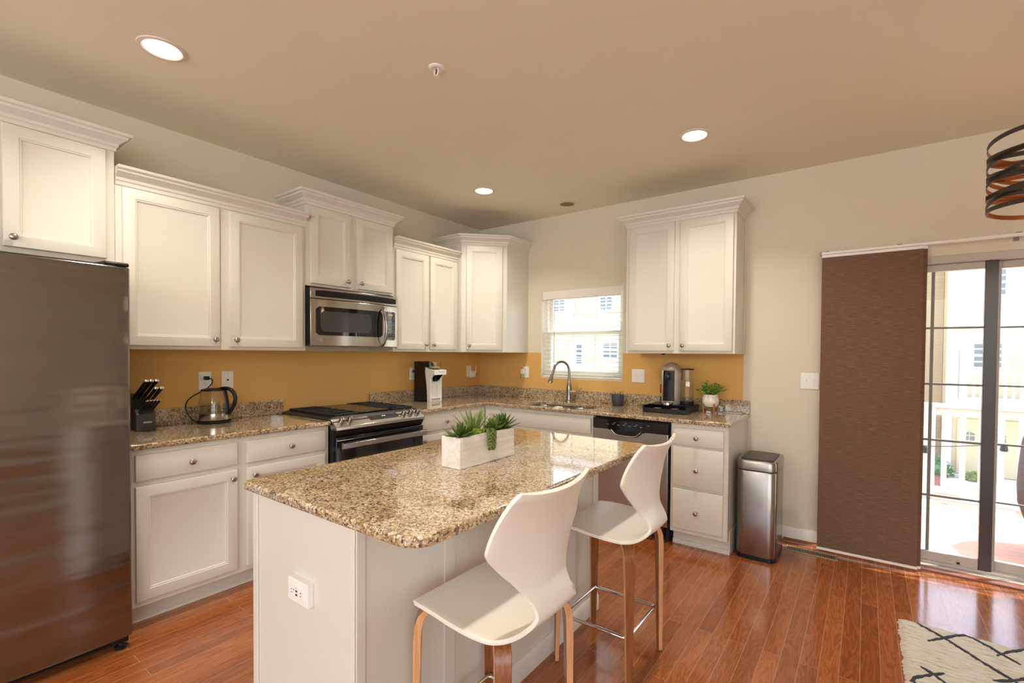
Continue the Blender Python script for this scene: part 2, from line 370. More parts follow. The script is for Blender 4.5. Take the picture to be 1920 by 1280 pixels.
for nm, loc, rot, sx, sy in (('daylight_portal', (1.75, YB-.04, 1.325), (PI/2,0,0), 2.7, 2.35), ('daylight_portal', (4.75, YB-.04, 1.325), (PI/2,0,0), 2.7, 2.35), ('daylight_portal', (XR+.04, -6.1, 1.325), (PI/2,0,PI/2), 3.0, 2.35), ('daylight_portal', ((DX0+DX1)/2, .12, 1), (-PI/2,0,0), DX1-DX0, 2), ('daylight_portal', ((WX0+WX1)/2, .12, 1.55), (-PI/2,0,0), .88, .86)):
    ld = bpy.data.lights.new(nm, 'AREA'); ld.shape = 'RECTANGLE'; ld.size = sx; ld.size_y = sy; ld.cycles.is_portal = True
    lo = bpy.data.objects.new(nm, ld); COL.objects.link(lo); lo.location = loc; lo.rotation_euler = rot
# baseboards and stained shoe moulding
b = B().prism([(0,0),(-.015,0),(-.015,.085),(-.009,.10),(0,.10)], 'x', 2.78, DX0); struct('baseboard_back', b, TRIMW)
b = B().prism([(0,0),(-.015,0),(-.015,.085),(-.009,.10),(0,.10)], 'x', DX1, XR); struct('baseboard_back_right', b, TRIMW)
b = B().prism([(-.015,0),(-.048,0),(-.046,.008),(-.032,.018),(-.015,.022)], 'x', 3.02, DX0); struct('trim_1', b, SHOE)
# ------------------------------------------------------------------ kitchen window
YW = .085
b = B()
for x0, x1, z0, z1 in ((WX0,WX0+.035,WZ0,WZ1),(WX1-.035,WX1,WZ0,WZ1),(WX0+.035,WX1-.035,WZ0,WZ0+.035),(WX0+.035,WX1-.035,WZ1-.035,WZ1)): b.box(x0, x1, YW-.02, YW+.05, z0, z1)
win = obj('window_1', b, TRIMW, bevel=.003); win['kind'] = 'structure'
def sash(z0, z1, y, cols, rows, nm):
    b = B(); x0, x1 = WX0+.035, WX1-.035
    for a0, a1, c0, c1 in ((x0,x0+.04,z0,z1),(x1-.04,x1,z0,z1),(x0+.04,x1-.04,z0,z0+.04),(x0+.04,x1-.04,z1-.04,z1)): b.box(a0, a1, y, y+.03, c0, c1)
    o = obj(nm, b, TRIMW, win, bevel=.002)
    g = B()
    for k in range(1, cols): x = x0+.04+(x1-x0-.08)*k/cols; g.box(x-.005, x+.005, y+.013, y+.018, z0+.04, z1-.04)
    for k in range(1, rows): z = z0+.04+(z1-z0-.08)*k/rows; g.box(x0+.04, x1-.04, y+.0135, y+.0175, z-.005, z+.005)
    obj('muntins', g, TRIMW, o)
    obj('pane', B().box(x0+.04, x1-.04, y+.019, y+.022, z0+.04, z1-.04), GLASS, o)
sash(WZ0+.035, 1.588, YW-.015, 3, 2, 'lower_sash'); sash(1.55, WZ1-.035, YW+.017, 3, 2, 'upper_sash')
b = B().box(WX0+.001, WX1-.001, .002, YW-.02, WZ0, WZ0+.006); obj('window_sill', b, TRIMW, win)
b = B()
for x0, x1, z0, z1 in ((WX0,WX0+.003,WZ0+.006,WZ1-.003),(WX1-.003,WX1,WZ0+.006,WZ1-.003),(WX0,WX1,WZ1-.003,WZ1)): b.box(x0, x1, .001, YW-.02, z0, z1)
obj('window_jamb', b, TRIMW, win)
bl = thing('window_blind', 'white horizontal slat blind with valance in the window over the sink', 'blind', (1.27, .035, 1.13))
b = B().prism([(.006,1.905),(.014,1.898),(.016,1.985),(.004,1.985),(.002,1.96)], 'x', WX0+.008, WX1-.03); obj('valance', b, TRIMW, bl)
b = B()
z = 1.165
while z < 1.90:
    b.prism([(.016,z-.0045),(.040,z+.0008),(.062,z+.0035),(.062,z+.0045),(.040,z+.0022),(.016,z-.0032)], 'x', WX0+.012, WX1-.012); z += .0415
SLAT = mat('blind_slat', (.88,.88,.82), .5, nscale=10, namt=.02); n, l, p = nt(SLAT)
tl_ = n.new('ShaderNodeBsdfTranslucent'); tl_.inputs[0].default_value = (.9,.92,.82,1); ms_ = n.new('ShaderNodeMixShader'); ms_.inputs[0].default_value = .45
l.new(p.outputs[0], ms_.inputs[1]); l.new(tl_.outputs[0], ms_.inputs[2]); l.new(ms_.outputs[0], n['Material Output'].inputs[0])
obj('slats', b, SLAT, bl)
obj('bottom_rail', B().box(WX0+.012, WX1-.012, .018, .058, 1.132, 1.148), TRIMW, bl, bevel=.003)
b = B()
for x in (.93, 1.27, 1.61): b.box(x-.0008, x+.0008, .038, .0395, 1.14, 1.92)
obj('ladder_cord', b, TRIMW, bl)
obj('wand', B().tube([(.975,.012,1.91),(.972,.010,1.5),(.97,.012,1.17)], .0032, 8), mat('clear_grey_wand', (.22, .22, .21), .2), bl)

# ------------------------------------------------------------------ sliding door
DA = .05
VINYL = mat('grey_white_vinyl', (.50, .46, .42), .45, nscale=10, namt=.03)
MUNT = mat('grey_muntin', (.20, .20, .18), .5); STILE_SHADE = mat('shaded_meeting_stile', (.05, .041, .034), .3)  # stile: darker copy of the vinyl, backlit shade put into its colour
b = B()
for x0, x1, z0, z1 in ((DX0,DX0+.03,0,DZ1),(DX1-.03,DX1,0,DZ1),(DX0+.03,DX1-.03,1.955,DZ1)): b.box(x0, x1, .0, .15, z0, z1)
b.box(DX0, DX1, .0, .16, -.004, .022); b.box(DX0+.03, DX1-.03, .085, .092, .022, .04); b.box(DX0+.03, DX1-.03, .045, .05, .022, .04)
door = obj('door_1', b, VINYL, bevel=.003); door['kind'] = 'structure'
def slider(nm, x0, x1, y, mw):
    b = B(); z0, z1 = .03, 1.955; st = .06
    for a0, a1, c0, c1 in ((x0,x0+st,z0,z1),(x1-.012,x1-.002,z0+.01,z1-.01),(x0+st,x1-st,z0,z0+.07),(x0+st,x1-st,z1-.045,z1)): b.box(a0, a1, y, y+.034, c0, c1)
    o = obj(nm, b, VINYL, door, bevel=.004)
    lab(obj('stile', B().box(x1-st, x1, y-.001, y+.035, z0, z1), STILE_SHADE if mw > .008 else VINYL, o, bevel=.003), 'upright stile with backlit shade in its colour') if mw > .008 else obj('stile', B().box(x1-st, x1, y, y+.034, z0, z1), VINYL, o, bevel=.004)
    g = B(); gx0, gx1, gz0, gz1 = x0+st, x1-st, z0+.07, z1-.045
    for k in (1, 2): x = gx0+(gx1-gx0)*k/3; g.box(x-mw, x+mw, y+.008, y+.026, gz0, gz1)
    for k in range(1, 5): z = gz0+(gz1-gz0)*k/5; g.box(gx0, gx1, y+.009, y+.025, z-mw*.75, z+mw*.75)
    obj('muntins', g, MUNT, o)
    obj('pane', B().box(gx0, gx1, y+.0155, y+.0185, gz0, gz1), GLASS, o); return o
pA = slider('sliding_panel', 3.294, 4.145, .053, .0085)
pB = slider('fixed_panel', 4.105, 5.008, .094, .007)
obj('lock_latch', B().box(3.985, 4.0, .046, .053, .05, .062), BLACK, pA)
b = B().prism([(0,0),(-.05,0),(-.05,.01),(-.03,.017),(0,.017)], 'x', DX0, DX1); struct('trim_2', b, SHOE)

# ------------------------------------------------------------------ cabinets
class Fr:   # a cabinet front: O + u*U + n*N + z
    def __init__(s, O, U, N): s.O, s.U, s.N = Vector(O), Vector(U), Vector(N)
    def p(s, u, n, z): return s.O + s.U*u + s.N*n + Vector((0,0,z))
def panel(F, u0, u1, z0, z1, n0, t=.019, fr=.058, flat=False):
    b = B()
    def ring(i, n): return [F.p(u0+i, n, z0+i), F.p(u1-i, n, z0+i), F.p(u1-i, n, z1-i), F.p(u0+i, n, z1-i)]
    R = [ring(.002, n0), ring(0, n0+.002), ring(0, n0+t-.005), ring(.002, n0+t-.0015), ring(.006, n0+t)]
    if not flat: R += [ring(fr-.006, n0+t), ring(fr-.003, n0+t-.003), ring(fr+.002, n0+t-.0035), ring(fr+.005, n0+t-.009), ring(fr+.010, n0+t-.011)]
    return b.loft(R)
def knob(F, u, z, n0, parent):
    Nn = F.N; q = Vector((0,0,1)).rotation_difference(Nn).to_matrix()
    prof = [(.0,0),(.0085,0),(.0075,.003),(.0055,.010),(.006,.014),(.0135,.017),(.0155,.021),(.0145,.025),(.009,.028),(0,.029)]
    return obj('knob', B().lathe(prof, F.p(u, n0, z), 20, q), NICKEL, parent, ang=60)
CROWN = [(-.002,-.005),(.006,-.005),(.008,.012),(.014,.018),(.016,.032),(.034,.048),(.046,.056),(.048,.066),(.060,.072),(.064,.085),(-.002,.085)]
def crown(path, z, parent):
    pts = [Vector(p) for p in path]; N = len(pts); rings = []
    dirs = [(pts[i+1]-pts[i]).normalized() for i in range(N-1)]
    nor = [Vector((d.y, -d.x)) for d in dirs]
    for i in range(N):
        if i == 0: mm = nor[0]
        elif i == N-1: mm = nor[-1]
        else:
            s = nor[i-1]+nor[i]; mm = s*(2/s.dot(s))
        rings.append([(pts[i].x+mm.x*d, pts[i].y+mm.y*d, z+h) for d, h in CROWN])
    return obj('crown_moulding', B().loft(rings), WHITE, parent, ang=25)
FL = Fr((0,0,0), (0,1,0), (1,0,0))      # left wall fronts face +x, u = y
FB = Fr((0,0,0), (1,0,0), (0,-1,0))     # back wall fronts face -y, u = x
def wall_cab(name, label, F, u0, u1, z0, z1, depth, doors):
    t = thing(name, label, 'wall cabinet', F.p((u0+u1)/2, depth/2, z0), 'white painted wall cabinets')
    b = B(); e = .0006
    pts = [F.p(u, n, z) for u in (u0+e, u1-e) for n in (.002, depth) for z in (z0, z1)]
    x = [p.x for p in pts]; y = [p.y for p in pts]
    obj('cabinet_body', b.box(min(x), max(x), min(y), max(y), z0, z1), WHITE, t, bevel=.0015)
    for d0, d1, c0, c1, ks in doors:
        d = obj('door', panel(F, d0, d1, c0, c1, depth+.0005), WHITE, t)
        knob(F, d1-.03 if ks > 0 else d0+.03, c0+.042, depth+.0195, d)
    return t
UD = .305
c = wall_cab('wall_cabinet', 'white two-door wall cabinet over the stainless refrigerator', FL, -4.11, -3.1955, 1.81, 2.40, UD, [(-4.05,-3.635,1.835,2.388,1),(-3.59,-3.232,1.835,2.388,-1)])
crown([(.002,-4.11),(UD,-4.11),(UD,-3.1955),(.002,-3.1955)], 2.40, c)
c = wall_cab('wall_cabinet', 'wide white two-door wall cabinet above the kettle', FL, -3.1955, -2.1715, 1.372, 2.235, UD, [(-3.168,-2.712,1.392,2.222,1),(-2.657,-2.197,1.392,2.222,-1)])
crown([(UD,-3.194),(UD,-2.1725)], 2.235, c)
c = wall_cab('wall_cabinet', 'white two-door wall cabinet above the microwave', FL, -2.1715, -1.4205, 1.83, 2.40, UD, [(-2.138,-1.825,1.848,2.388,1),(-1.768,-1.437,1.848,2.388,-1)])
crown([(.002,-2.1715),(UD,-2.1715),(UD,-1.4205),(.002,-1.4205)], 2.40, c)
c = wall_cab('wall_cabinet', 'narrow white two-door wall cabinet between microwave and corner cabinet', FL, -1.4205, -.662, 1.372, 2.235, UD, [(-1.398,-1.052,1.392,2.222,1),(-1.022,-.692,1.392,2.222,-1)])
crown([(UD,-1.419),(UD,-.664)], 2.235, c)
c = wall_cab('wall_cabinet', 'white two-door wall cabinet over the coffee machine', FB, 1.876, 2.7235, 1.372, 2.40, UD, [(1.906,2.277,1.392,2.388,1),(2.322,2.706,1.392,2.388,-1)])
crown([(1.876,-.002),(1.876,-UD),(2.7235,-UD),(2.7235,-.002)], 2.40, c)
obj('scribe_strip', B().box(2.724, 2.732, -.022, -.002, 1.372, 2.40), WHITE, c)
# diagonal corner cabinet
c = thing('corner_wall_cabinet', 'white angled corner wall cabinet with one door left of the window', 'wall cabinet', (.3,-.3,1.372), 'white painted wall cabinets')
cw, cdp = .66, .352
foot = [(.002,-.002),(.002,-cw),(cdp,-cw),(cw,-cdp),(cw,-.002)]
obj('cabinet_body', B().prism(foot, 'z', 1.372, 2.40), WHITE, c, bevel=.0015)
dv = Vector((cw-cdp, cw-cdp, 0)).normalized(); FD = Fr((cdp,-cw,0), dv, (dv.y,-dv.x,0)); L = (cw-cdp)*math.sqrt(2)
d = obj('door', panel(FD, .045, L-.045, 1.392, 2.385, .0005), WHITE, c); knob(FD, .075, 1.435, .0195, d)
crown([(.002,-cw),(cdp,-cw),(cw,-cdp),(cw,-.002)], 2.40, c)
# base cabinets
BD, BT = .6114, .8805
def base_prof(): return [(.004,.0),(.54,.0),(.54,.105),(BD,.105),(BD,BT),(.004,BT)]
def base_cab(name, label, F, u0, u1, fronts, hollow=False):
    t = thing(name, label, 'base cabinet', F.p((u0+u1)/2, .3, 0), 'white painted base cabinets')
    b = B(); e = .0006
    if hollow:
        pf = [(.004,.0),(.54,.0),(.54,.105),(BD,.105),(BD,.66),(.004,.66)]
        b.loft([[F.p(u0+e, n, z) for n, z in pf], [F.p(u1-e, n, z) for n, z in pf]])
        for a0, a1, n0, n1 in ((u0+e, u1-e, .592, BD), (u0+e, u0+.018, .004, .592), (u1-.018, u1-e, .004, .592)):
            pf = [(n0,.66),(n1,.66),(n1,BT),(n0,BT)]; b.loft([[F.p(a0, n, z) for n, z in pf], [F.p(a1, n, z) for n, z in pf]])
    else: b.loft([[F.p(u0+e, n, z) for n, z in base_prof()], [F.p(u1-e, n, z) for n, z in base_prof()]])
    obj('cabinet_body', b, WHITE, t, bevel=.0015)
    for kind, d0, d1, c0, c1, ku, kz in fronts:
        d = obj(kind, panel(F, d0, d1, c0, c1, BD+.0005, flat=(kind != 'door')), WHITE, t)
        if ku is not None: knob(F, ku, kz, BD+.0195, d)
    return t
base_cab('base_cabinet', 'white base cabinet with two drawers and two doors under the kettle counter', FL, -3.232, -2.1865,
  [('drawer',-3.204,-2.747,.727,.855,-2.971,.787),('drawer',-2.695,-2.217,.727,.855,-2.447,.789),('door',-3.204,-2.747,.135,.70,-2.775,.655),('door',-2.695,-2.217,.135,.70,-2.66,.655)])
base_cab('base_cabinet', 'white base cabinet with one drawer right of the range', FL, -1.4275, -.83,
  [('drawer',-1.40,-.862,.727,.855,-1.13,.79),('door',-1.40,-.862,.135,.70,-1.37,.655)])
t = thing('corner_base_cabinet', 'white corner base cabinet with folding panel doors behind the planter', 'base cabinet', (.3,-.3,0), 'white painted base cabinets')
k = .8294
b = B().prism([(.004,-.004),(.004,-k),(BD,-k),(BD,-BD),(k,-BD),(k,-.004)], 'z', .105, BT); b.prism([(.004,-.004),(.004,-k),(.54,-k),(.54,-.54),(k,-.54),(k,-.004)], 'z', 0, .105)
obj('cabinet_body', b, WHITE, t, bevel=.0015)
obj('door', panel(FL, -.815, -.637, .135, .855, BD+.0005, fr=.045), WHITE, t); obj('door', panel(FB, .637, .815, .135, .855, BD+.0005, fr=.045), WHITE, t)
base_cab('sink_base_cabinet', 'white sink base cabinet with a plain false drawer front', FB, .83, 1.744, [('drawer_front',.87,1.729,.728,.852,None,0),('door',.87,1.285,.135,.70,1.255,.655),('door',1.305,1.729,.135,.70,1.335,.655)], True)
t = base_cab('base_cabinet', 'white three-drawer base cabinet at the counter end by the trash can', FB, 2.369, 2.752,
  [('drawer',2.388,2.73,.73,.851,2.552,.787),('drawer',2.388,2.73,.437,.715,2.556,.562),('drawer',2.388,2.73,.137,.42,2.556,.267)])
obj('end_panel', B().box(2.752, 2.758, -BD, -.004, .105, BT), WHITE, t); obj('toe_skirt', B().box(2.7525, 2.763, -.555, -.004, 0, .155), WHITE, t)
obj('shoe_strip', B().box(2.372, 2.763, -.5555, -.541, 0, .03), WHITE, t)

# ------------------------------------------------------------------ countertops
ZT, ZB, XC = .911, .8815, .64
def cut(o, cb):
    me = bpy.data.meshes.new('cut'); me.from_pydata([tuple(v-o.location) for v in cb.v], [], cb.f)
    bm = bmesh.new(); bm.from_mesh(me); bmesh.ops.recalc_face_normals(bm, faces=bm.faces[:]); bm.to_mesh(me); bm.free()
    q = bpy.data.objects.new('cut', me); COL.objects.link(q); q.location = o.location
    md = o.modifiers.new('cut', 'BOOLEAN'); md.object = q; md.operation = 'DIFFERENCE'; md.solver = 'EXACT'
    dg = bpy.context.evaluated_depsgraph_get(); dg.update()
    nm = bpy.data.meshes.new_from_object(o.evaluated_get(dg)); o.modifiers.clear(); o.data = nm
    nm.shade_smooth(); nm.set_sharp_from_angle(angle=math.radians(38)); bpy.data.objects.remove(q, do_unlink=True)
def slab(pts, r=.006):
    return B().prism(pts, 'z', ZB, ZT)
t = thing('countertop', 'speckled granite countertop under the kettle left of the range', 'countertop', (.3,-2.7,ZB))
obj('slab', slab([(.003,-3.235),(XC,-3.235),(XC,-2.183),(.003,-2.183)]), GRAN, t, bevel=.007, seg=3)
obj('backsplash', B().box(.003, .022, -3.235, -2.183, ZT, 1.012), GRAN, t, bevel=.002)
t = thing('countertop', 'L-shaped speckled granite countertop with the sink', 'countertop', (1.2,-.3,ZB))
s_ = obj('slab', slab([(.003,-1.430),(XC,-1.430),(XC,-XC),(2.775,-XC),(2.775,-.003),(.003,-.003)]), GRAN, None, loc=(1.2,-.3,ZB))
SX0, SX1, SY0, SY1 = .965, 1.665, -.575, -.215
cut(s_, B().prism(rrect(SX0, SX1, SY0, SY1, .11, 8), 'z', ZB-.02, ZT+.02))
s_.parent = t; s_.location = (0,0,0)
md = s_.modifiers.new('edge', 'BEVEL'); md.width = .006; md.segments = 3; md.limit_method = 'ANGLE'; md.angle_limit = math.radians(50)
obj('backsplash', B().box(.003, .022, -1.430, -.022, ZT, 1.012), GRAN, t, bevel=.002)
obj('backsplash', B().box(.003, 2.775, -.0215, -.003, ZT, 1.012), GRAN, t, bevel=.002)
# sink
t = thing('kitchen_sink', 'double-bowl stainless undermount sink set in the granite below the window', 'sink', (1.31,-.4,.70))
def bowl(x0, x1, y0, y1):
    b = B(); P = lambda i, z, r: [(p[0], p[1], z) for p in rrect(x0+i, x1-i, y0+i, y1-i, max(r-i*.5,.02), 8)]
    b.loft([P(-.02,ZB-.0005,.11), P(0,ZB-.0005,.11), P(.004,ZB-.02,.1), P(.012,.73,.1), P(.04,.705,.1), P(.12,.70,.1)], cap0=False)
    o = obj('bowl', b, STEELX, t); return o
xm = (SX0+SX1)/2+.01
bowl(SX0-.004, xm-.014, SY0, SY1); bowl(xm+.014, SX1+.004, SY0, SY1)
obj('drain', B().lathe([(0,.701),(.04,.701),(.042,.704),(.03,.7045),(0,.702)], (xm-.17,-.39,0)), CHROME, t); obj('drain', B().lathe([(0,.701),(.04,.701),(.042,.704),(.03,.7045),(0,.702)], (xm+.17,-.39,0)), CHROME, t)
obj('bowl_divider', B().box(xm-.017, xm+.017, SY0+.01, SY1-.01, .80, ZB-.004), STEELX, t, bevel=.01, seg=4)
tag(obj('sponge', B().box(xm-.03, xm+.03, -.50, -.43, ZB-.003, ZB+.022), mat('cream_sponge', (.85, .80, .66), .9, bump=.6, bscale=300), None, .008, loc=(xm,-.46,.89)), 'small cream sponge on the divider of the sink', 'sponge')
# faucet
ZT += .0007
t = thing('kitchen_faucet', 'tall dark brushed gooseneck faucet behind the sink', 'faucet', (1.213,-.095,ZT))
DKN = mat('dark_brushed_nickel', (.36, .34, .33), .25, 1, nscale=60, namt=.06)
obj('faucet_body', B().lathe([(0,0),(.031,0),(.031,.006),(.027,.012),(.025,.03),(.0245,.10),(.026,.13),(.0235,.15),(.017,.17),(.0145,.19),(.0135,.20),(0,.20)], (1.213,-.095,ZT)), DKN, t)
dx, dy = -.47, -.88
def fp(s, z): return (1.213+dx*s, -.095+dy*s, z)
arc = [fp(0,1.10), fp(0,1.20)] + [fp(.085-.085*math.cos(a), 1.20+.09*math.sin(a)) for a in [PI*i/12 for i in range(1, 11)]]
arc += [fp(.178,1.185), fp(.186,1.165)]
obj('spout', B().tube(arc, .0125, 14), DKN, t, ang=60)
obj('spray_head', B().tube([fp(.184,1.172), fp(.189,1.158), fp(.196,1.125), fp(.203,1.105), fp(.206,1.095)], [.0145,.0155,.019,.0225,.021], 16), DKN, t, ang=60)
lv = obj('lever', B().tube([(1.235,-.10,1.005),(1.265,-.105,1.0),(1.295,-.11,1.005)], [.021,.02,.016], 14), CHROME, t)
obj('lever_blade', B().tube(smooth([(1.285,-.108,1.0),(1.315,-.112,1.005),(1.335,-.115,1.022),(1.352,-.117,1.045),(1.366,-.118,1.055)]), .0075, 10, flat=.7), CHROME, lv)

# ------------------------------------------------------------------ refrigerator
ZT -= .0007
FY1, FY0, FS = -3.254, -4.165, -3.80
t = thing('refrigerator', 'tall stainless steel refrigerator left of the base cabinets', 'refrigerator', (.4,-3.7,0))
obj('cabinet_case', B().box(.03, .705, FY0, FY1-.012, .04, 1.745), mat('dark_grey_case', (.08, .08, .085), .5), t, bevel=.005)
def fdoor(y0, y1):
    n_ = 10; pts = []
    for k in range(n_+1):
        y = y0+(y1-y0)*k/n_; e = min(k, n_-k)
        pts.append((.779+.007*math.sin(PI*k/n_), y))
    pts = [(.71,y0),(.762,y0),(.774,y0+.006)] + [(x, y) for x, y in pts if y0+.012 < y < y1-.012] + [(.774,y1-.006),(.762,y1),(.71,y1)]
    return B().prism(pts, 'z', .062, 1.738)
d = obj('door', fdoor(FS+.004, FY1), FRIDGE, t, bevel=.004, ang=30)
obj('handle', B().tube([(.78,FS+.045,.6),(.83,FS+.045,.63),(.83,FS+.045,1.5),(.78,FS+.045,1.53)], .013), STEEL, d)
d = obj('door', fdoor(FY0, FS-.004), FRIDGE, t, bevel=.004, ang=30)
obj('handle', B().tube([(.78,FS-.045,.6),(.83,FS-.045,.63),(.83,FS-.045,1.5),(.78,FS-.045,1.53)], .013), STEEL, d)
obj('hinge_cover', B().prism([(.50,1.745),(.772,1.741),(.776,1.752),(.766,1.759),(.50,1.775)], 'y', FY1-.09, FY1-.004), BLACK, t, bevel=.003)
obj('toe_grille', B().box(.60, .70, FY0+.01, FY1-.02, .012, .055), BLACK, t, bevel=.004)
f = obj('levelling_foot', B().lathe([(0,0),(.022,0),(.024,.012),(.012,.018),(.010,.055),(0,.055)], (.735,FY1-.035,0)), BLACK, t)
obj('foot_bracket', B().box(.66, .755, FY1-.07, FY1-.012, .03, .058), BLACK, t, bevel=.003)

# ------------------------------------------------------------------ range
RY0, RY1 = -2.181, -1.4315; rc = (RY0+RY1)/2
t = thing('gas_range', 'slide-in gas range with stainless controls and black oven door', 'range', (.35,rc,0))
obj('oven_body', B().box(.025, .655, RY0+.0005, RY1-.0005, .02, .905), BLACK, t, bevel=.002)
b = B().loft([[(.0235,RY0-.012,.9125),(.625,RY0-.012,.9125),(.625,RY1+.012,.9125),(.0235,RY1+.012,.9125)], [(.0235,RY0-.012,.918),(.625,RY0-.012,.918),(.625,RY1+.012,.918),(.0235,RY1+.012,.918)], [(.030,RY0+.03,.934),(.61,RY0+.03,.930),(.61,RY1-.03,.930),(.030,RY1-.03,.934)]])
ck = obj('cooktop', b, BLACK, t)
def burner(x, y, r):
    bo = obj('burner', B().lathe([(0,.931),(r*1.25,.931),(r*1.2,.933),(r,.934),(r*.98,.938),(r*.6,.940),(0,.940)], (x,y,0)), IRON, ck)
for x, y, r in ((.18,-2.03,.035),(.45,-2.03,.045),(.18,-1.585,.035),(.45,-1.585,.045)): burner(x, y, r)
def grate(y0, y1, cross):
    b = B(); zz0, zz1 = .9345, .9455
    for x in (.04, .585): b.box(x, x+.014, y0, y1, zz0, zz1)
    for y in (y0, y1-.014): b.box(.04, .599, y, y+.014, zz0, zz1)
    for x in (.13, .22, .315, .41, .50): b.box(x-.006, x+.006, y0, y1, zz0+.002, zz1+.004)
    if cross: b.box(.04, .599, (y0+y1)/2-.006, (y0+y1)/2+.006, zz0, zz1+.001)
    for x in (.04, .585):
        for y in (y0, y1-.014): b.box(x, x+.014, y, y+.014, .9295, zz0)
    return obj('grate', b, IRON, t, bevel=.002)
grate(RY0+.035, -1.935, True); grate(-1.675, RY1-.035, True)
g = B().box(.05, .585, -1.925, -1.685, .9345, .943); g.box(.06,.08,-1.92,-1.69,.9295,.9345); g.box(.55,.57,-1.92,-1.69,.9295,.9345); obj('griddle', g, mat('griddle_plate', (.05, .045, .04), .25, .6), t, bevel=.004)
cp = obj('control_panel', B().prism([(.612,.925),(.702,.872),(.703,.850),(.64,.846),(.60,.90)], 'y', RY0-.001, RY1+.001), STEEL, t, bevel=.003)
sl = Vector((.702-.612, 0, .872-.925)).normalized(); no_ = Vector((-sl.z, 0, sl.x))
q = Vector((0,0,1)).rotation_difference(no_).to_matrix()
for y in (-2.118, -2.055, -1.598, -1.532, -1.464):
    kb = obj('control_knob', B().lathe([(0,0),(.019,0),(.020,.004),(.0185,.008),(.0175,.024),(.0155,.028),(0,.028)], Vector((.655,y,.8997)) + no_*.001, 22, q), STEEL, t)
    M = q.to_4x4(); M.translation = Vector((.655,y,.8997)) + no_*.029
    obj('knob_grip', B(M).box(-.017, .017, -.0035, .0035, -.004, .006), STEEL, kb, bevel=.002)
M = q.to_4x4(); M.translation = Vector((.655,-1.778,.8997))
dsp = obj('display', B(M).box(-.030, .024, -.125, .125, -.002, .0012), GLOSSB, t, bevel=.001)
bb = B(M)
for yy in (-.012, -.004, .006, .013): bb.box(-.012, -.002, yy, yy+.004, .0012, .0018)
obj('clock_digits', bb, LED, dsp)
bb = B(M)
for yy in (-.10,-.085,-.07,-.05,.04,.06,.08,.10): bb.box(-.004, .000, yy, yy+.006, .0012, .0016)
obj('touch_marks', bb, mat('pale_print', (.45,.45,.45), .5), dsp)
obj('lower_fascia', B().prism([(.656,.845),(.698,.845),(.672,.805),(.656,.805)], 'y', RY0+.006, RY1-.006), BLACK, t)
od = obj('oven_door', B().box(.657, .69, RY0+.004, RY1-.004, .22, .803), GLOSSB, t, bevel=.004)
obj('handle', B().loft([[(x, RY0-.004+.022, z) for x, z in ((.735,.728),(.752,.735),(.754,.768),(.735,.775),(.728,.77),(.728,.733))], [(x, RY1-.015, z) for x, z in ((.735,.728),(.752,.735),(.754,.768),(.735,.775),(.728,.77),(.728,.733))]]).box(.69, .735, RY0+.03, RY0+.06, .738, .766).box(.69, .735, RY1-.06, RY1-.03, .738, .766), STEEL, od, bevel=.002)
obj('window', B().box(.6895, .6915, RY0+.09, RY1-.09, .34, .66), mat('dark_oven_glass', (.02,.018,.016), .05), od)
obj('storage_drawer', B().box(.657, .688, RY0+.004, RY1-.004, .07, .212), GLOSSB, t, bevel=.004)
obj('leg', B().lathe([(0,0),(.018,0),(.018,.021),(0,.021)], (.60,RY0+.05,0)), BLACK, t); obj('leg', B().lathe([(0,0),(.018,0),(.018,.021),(0,.021)], (.60,RY1-.05,0)), BLACK, t)

# ------------------------------------------------------------------ microwave
MY0, MY1, MZ0, MZ1 = -2.168, -1.4245, 1.408, 1.812
myc, mhw = (MY0+MY1)/2, (MY1-MY0)/2
def mx_(y): return .365+.036*(1-((y-myc)/mhw)**2)
def cpatch(y0, y1, z0, z1, a, c, n_=14, r=0):
    b = B(); rings = []
    for k in range(n_+1):
        y = y0+(y1-y0)*k/n_; e = min(y-y0, y1-y); s = 0
        if r and e < r: s = r-math.sqrt(max(r*r-(r-e)**2, 0))
        rings.append([(mx_(y)+a, y, z0+s), (mx_(y)+c, y, z0+s), (mx_(y)+c, y, z1-s), (mx_(y)+a, y, z1-s)])
    return b.loft(rings)
t = thing('microwave', 'stainless over-the-range microwave with black window', 'microwave', (.18,myc,MZ0))
obj('case', B().box(.003, .352, MY0, MY1, MZ0+.004, MZ1), BLACK, t, bevel=.004)
d = obj('door', cpatch(MY0, -1.572, MZ0, 1.735, -.028, 0), STEEL, t, bevel=.003)
obj('door_glass', cpatch(MY0+.034, -1.588, 1.482, 1.683, -.001, .0025, 24, .02), GLOSSB, d)
obj('window_screen', cpatch(MY0+.066, -1.70, 1.508, 1.652, .0026, .0032, 24, .025), mat('window_mesh_screen', (.045,.045,.042), .2, nscale=400, namt=.3), d)
obj('control_side', cpatch(-1.570, MY1, MZ0, 1.735, -.028, -.001), STEEL, t, bevel=.003)
pd_ = obj('keypad', cpatch(-1.553, -1.452, 1.463, 1.690, -.002, .0012, 10, .012), GLOSSB, t)
bb = B()
for r in range(7):
    for cc in range(3):
        y = -1.535+cc*.028; z = 1.48+r*.02; x = mx_(y)+.0012
        bb.box(x, x+.0006, y, y+.008, z, z+.005)
obj('button_marks', bb, mat('grey_print', (.32,.32,.31), .5), pd_)
bb = B()
for cc in range(4): y = -1.53+cc*.013; bb.box(mx_(y)+.0012, mx_(y)+.002, y, y+.006, 1.66, 1.668)
obj('clock_digits', bb, AMBER, pd_)
tp = obj('top_fascia', cpatch(MY0, MY1, 1.738, MZ1, -.028, -.001), STEEL, t, bevel=.003)
vg = obj('vent_grille', cpatch(MY0+.034, MY1-.02, 1.752, 1.797, -.002, .002, 14, .004), BLACK, t)
bb = B()
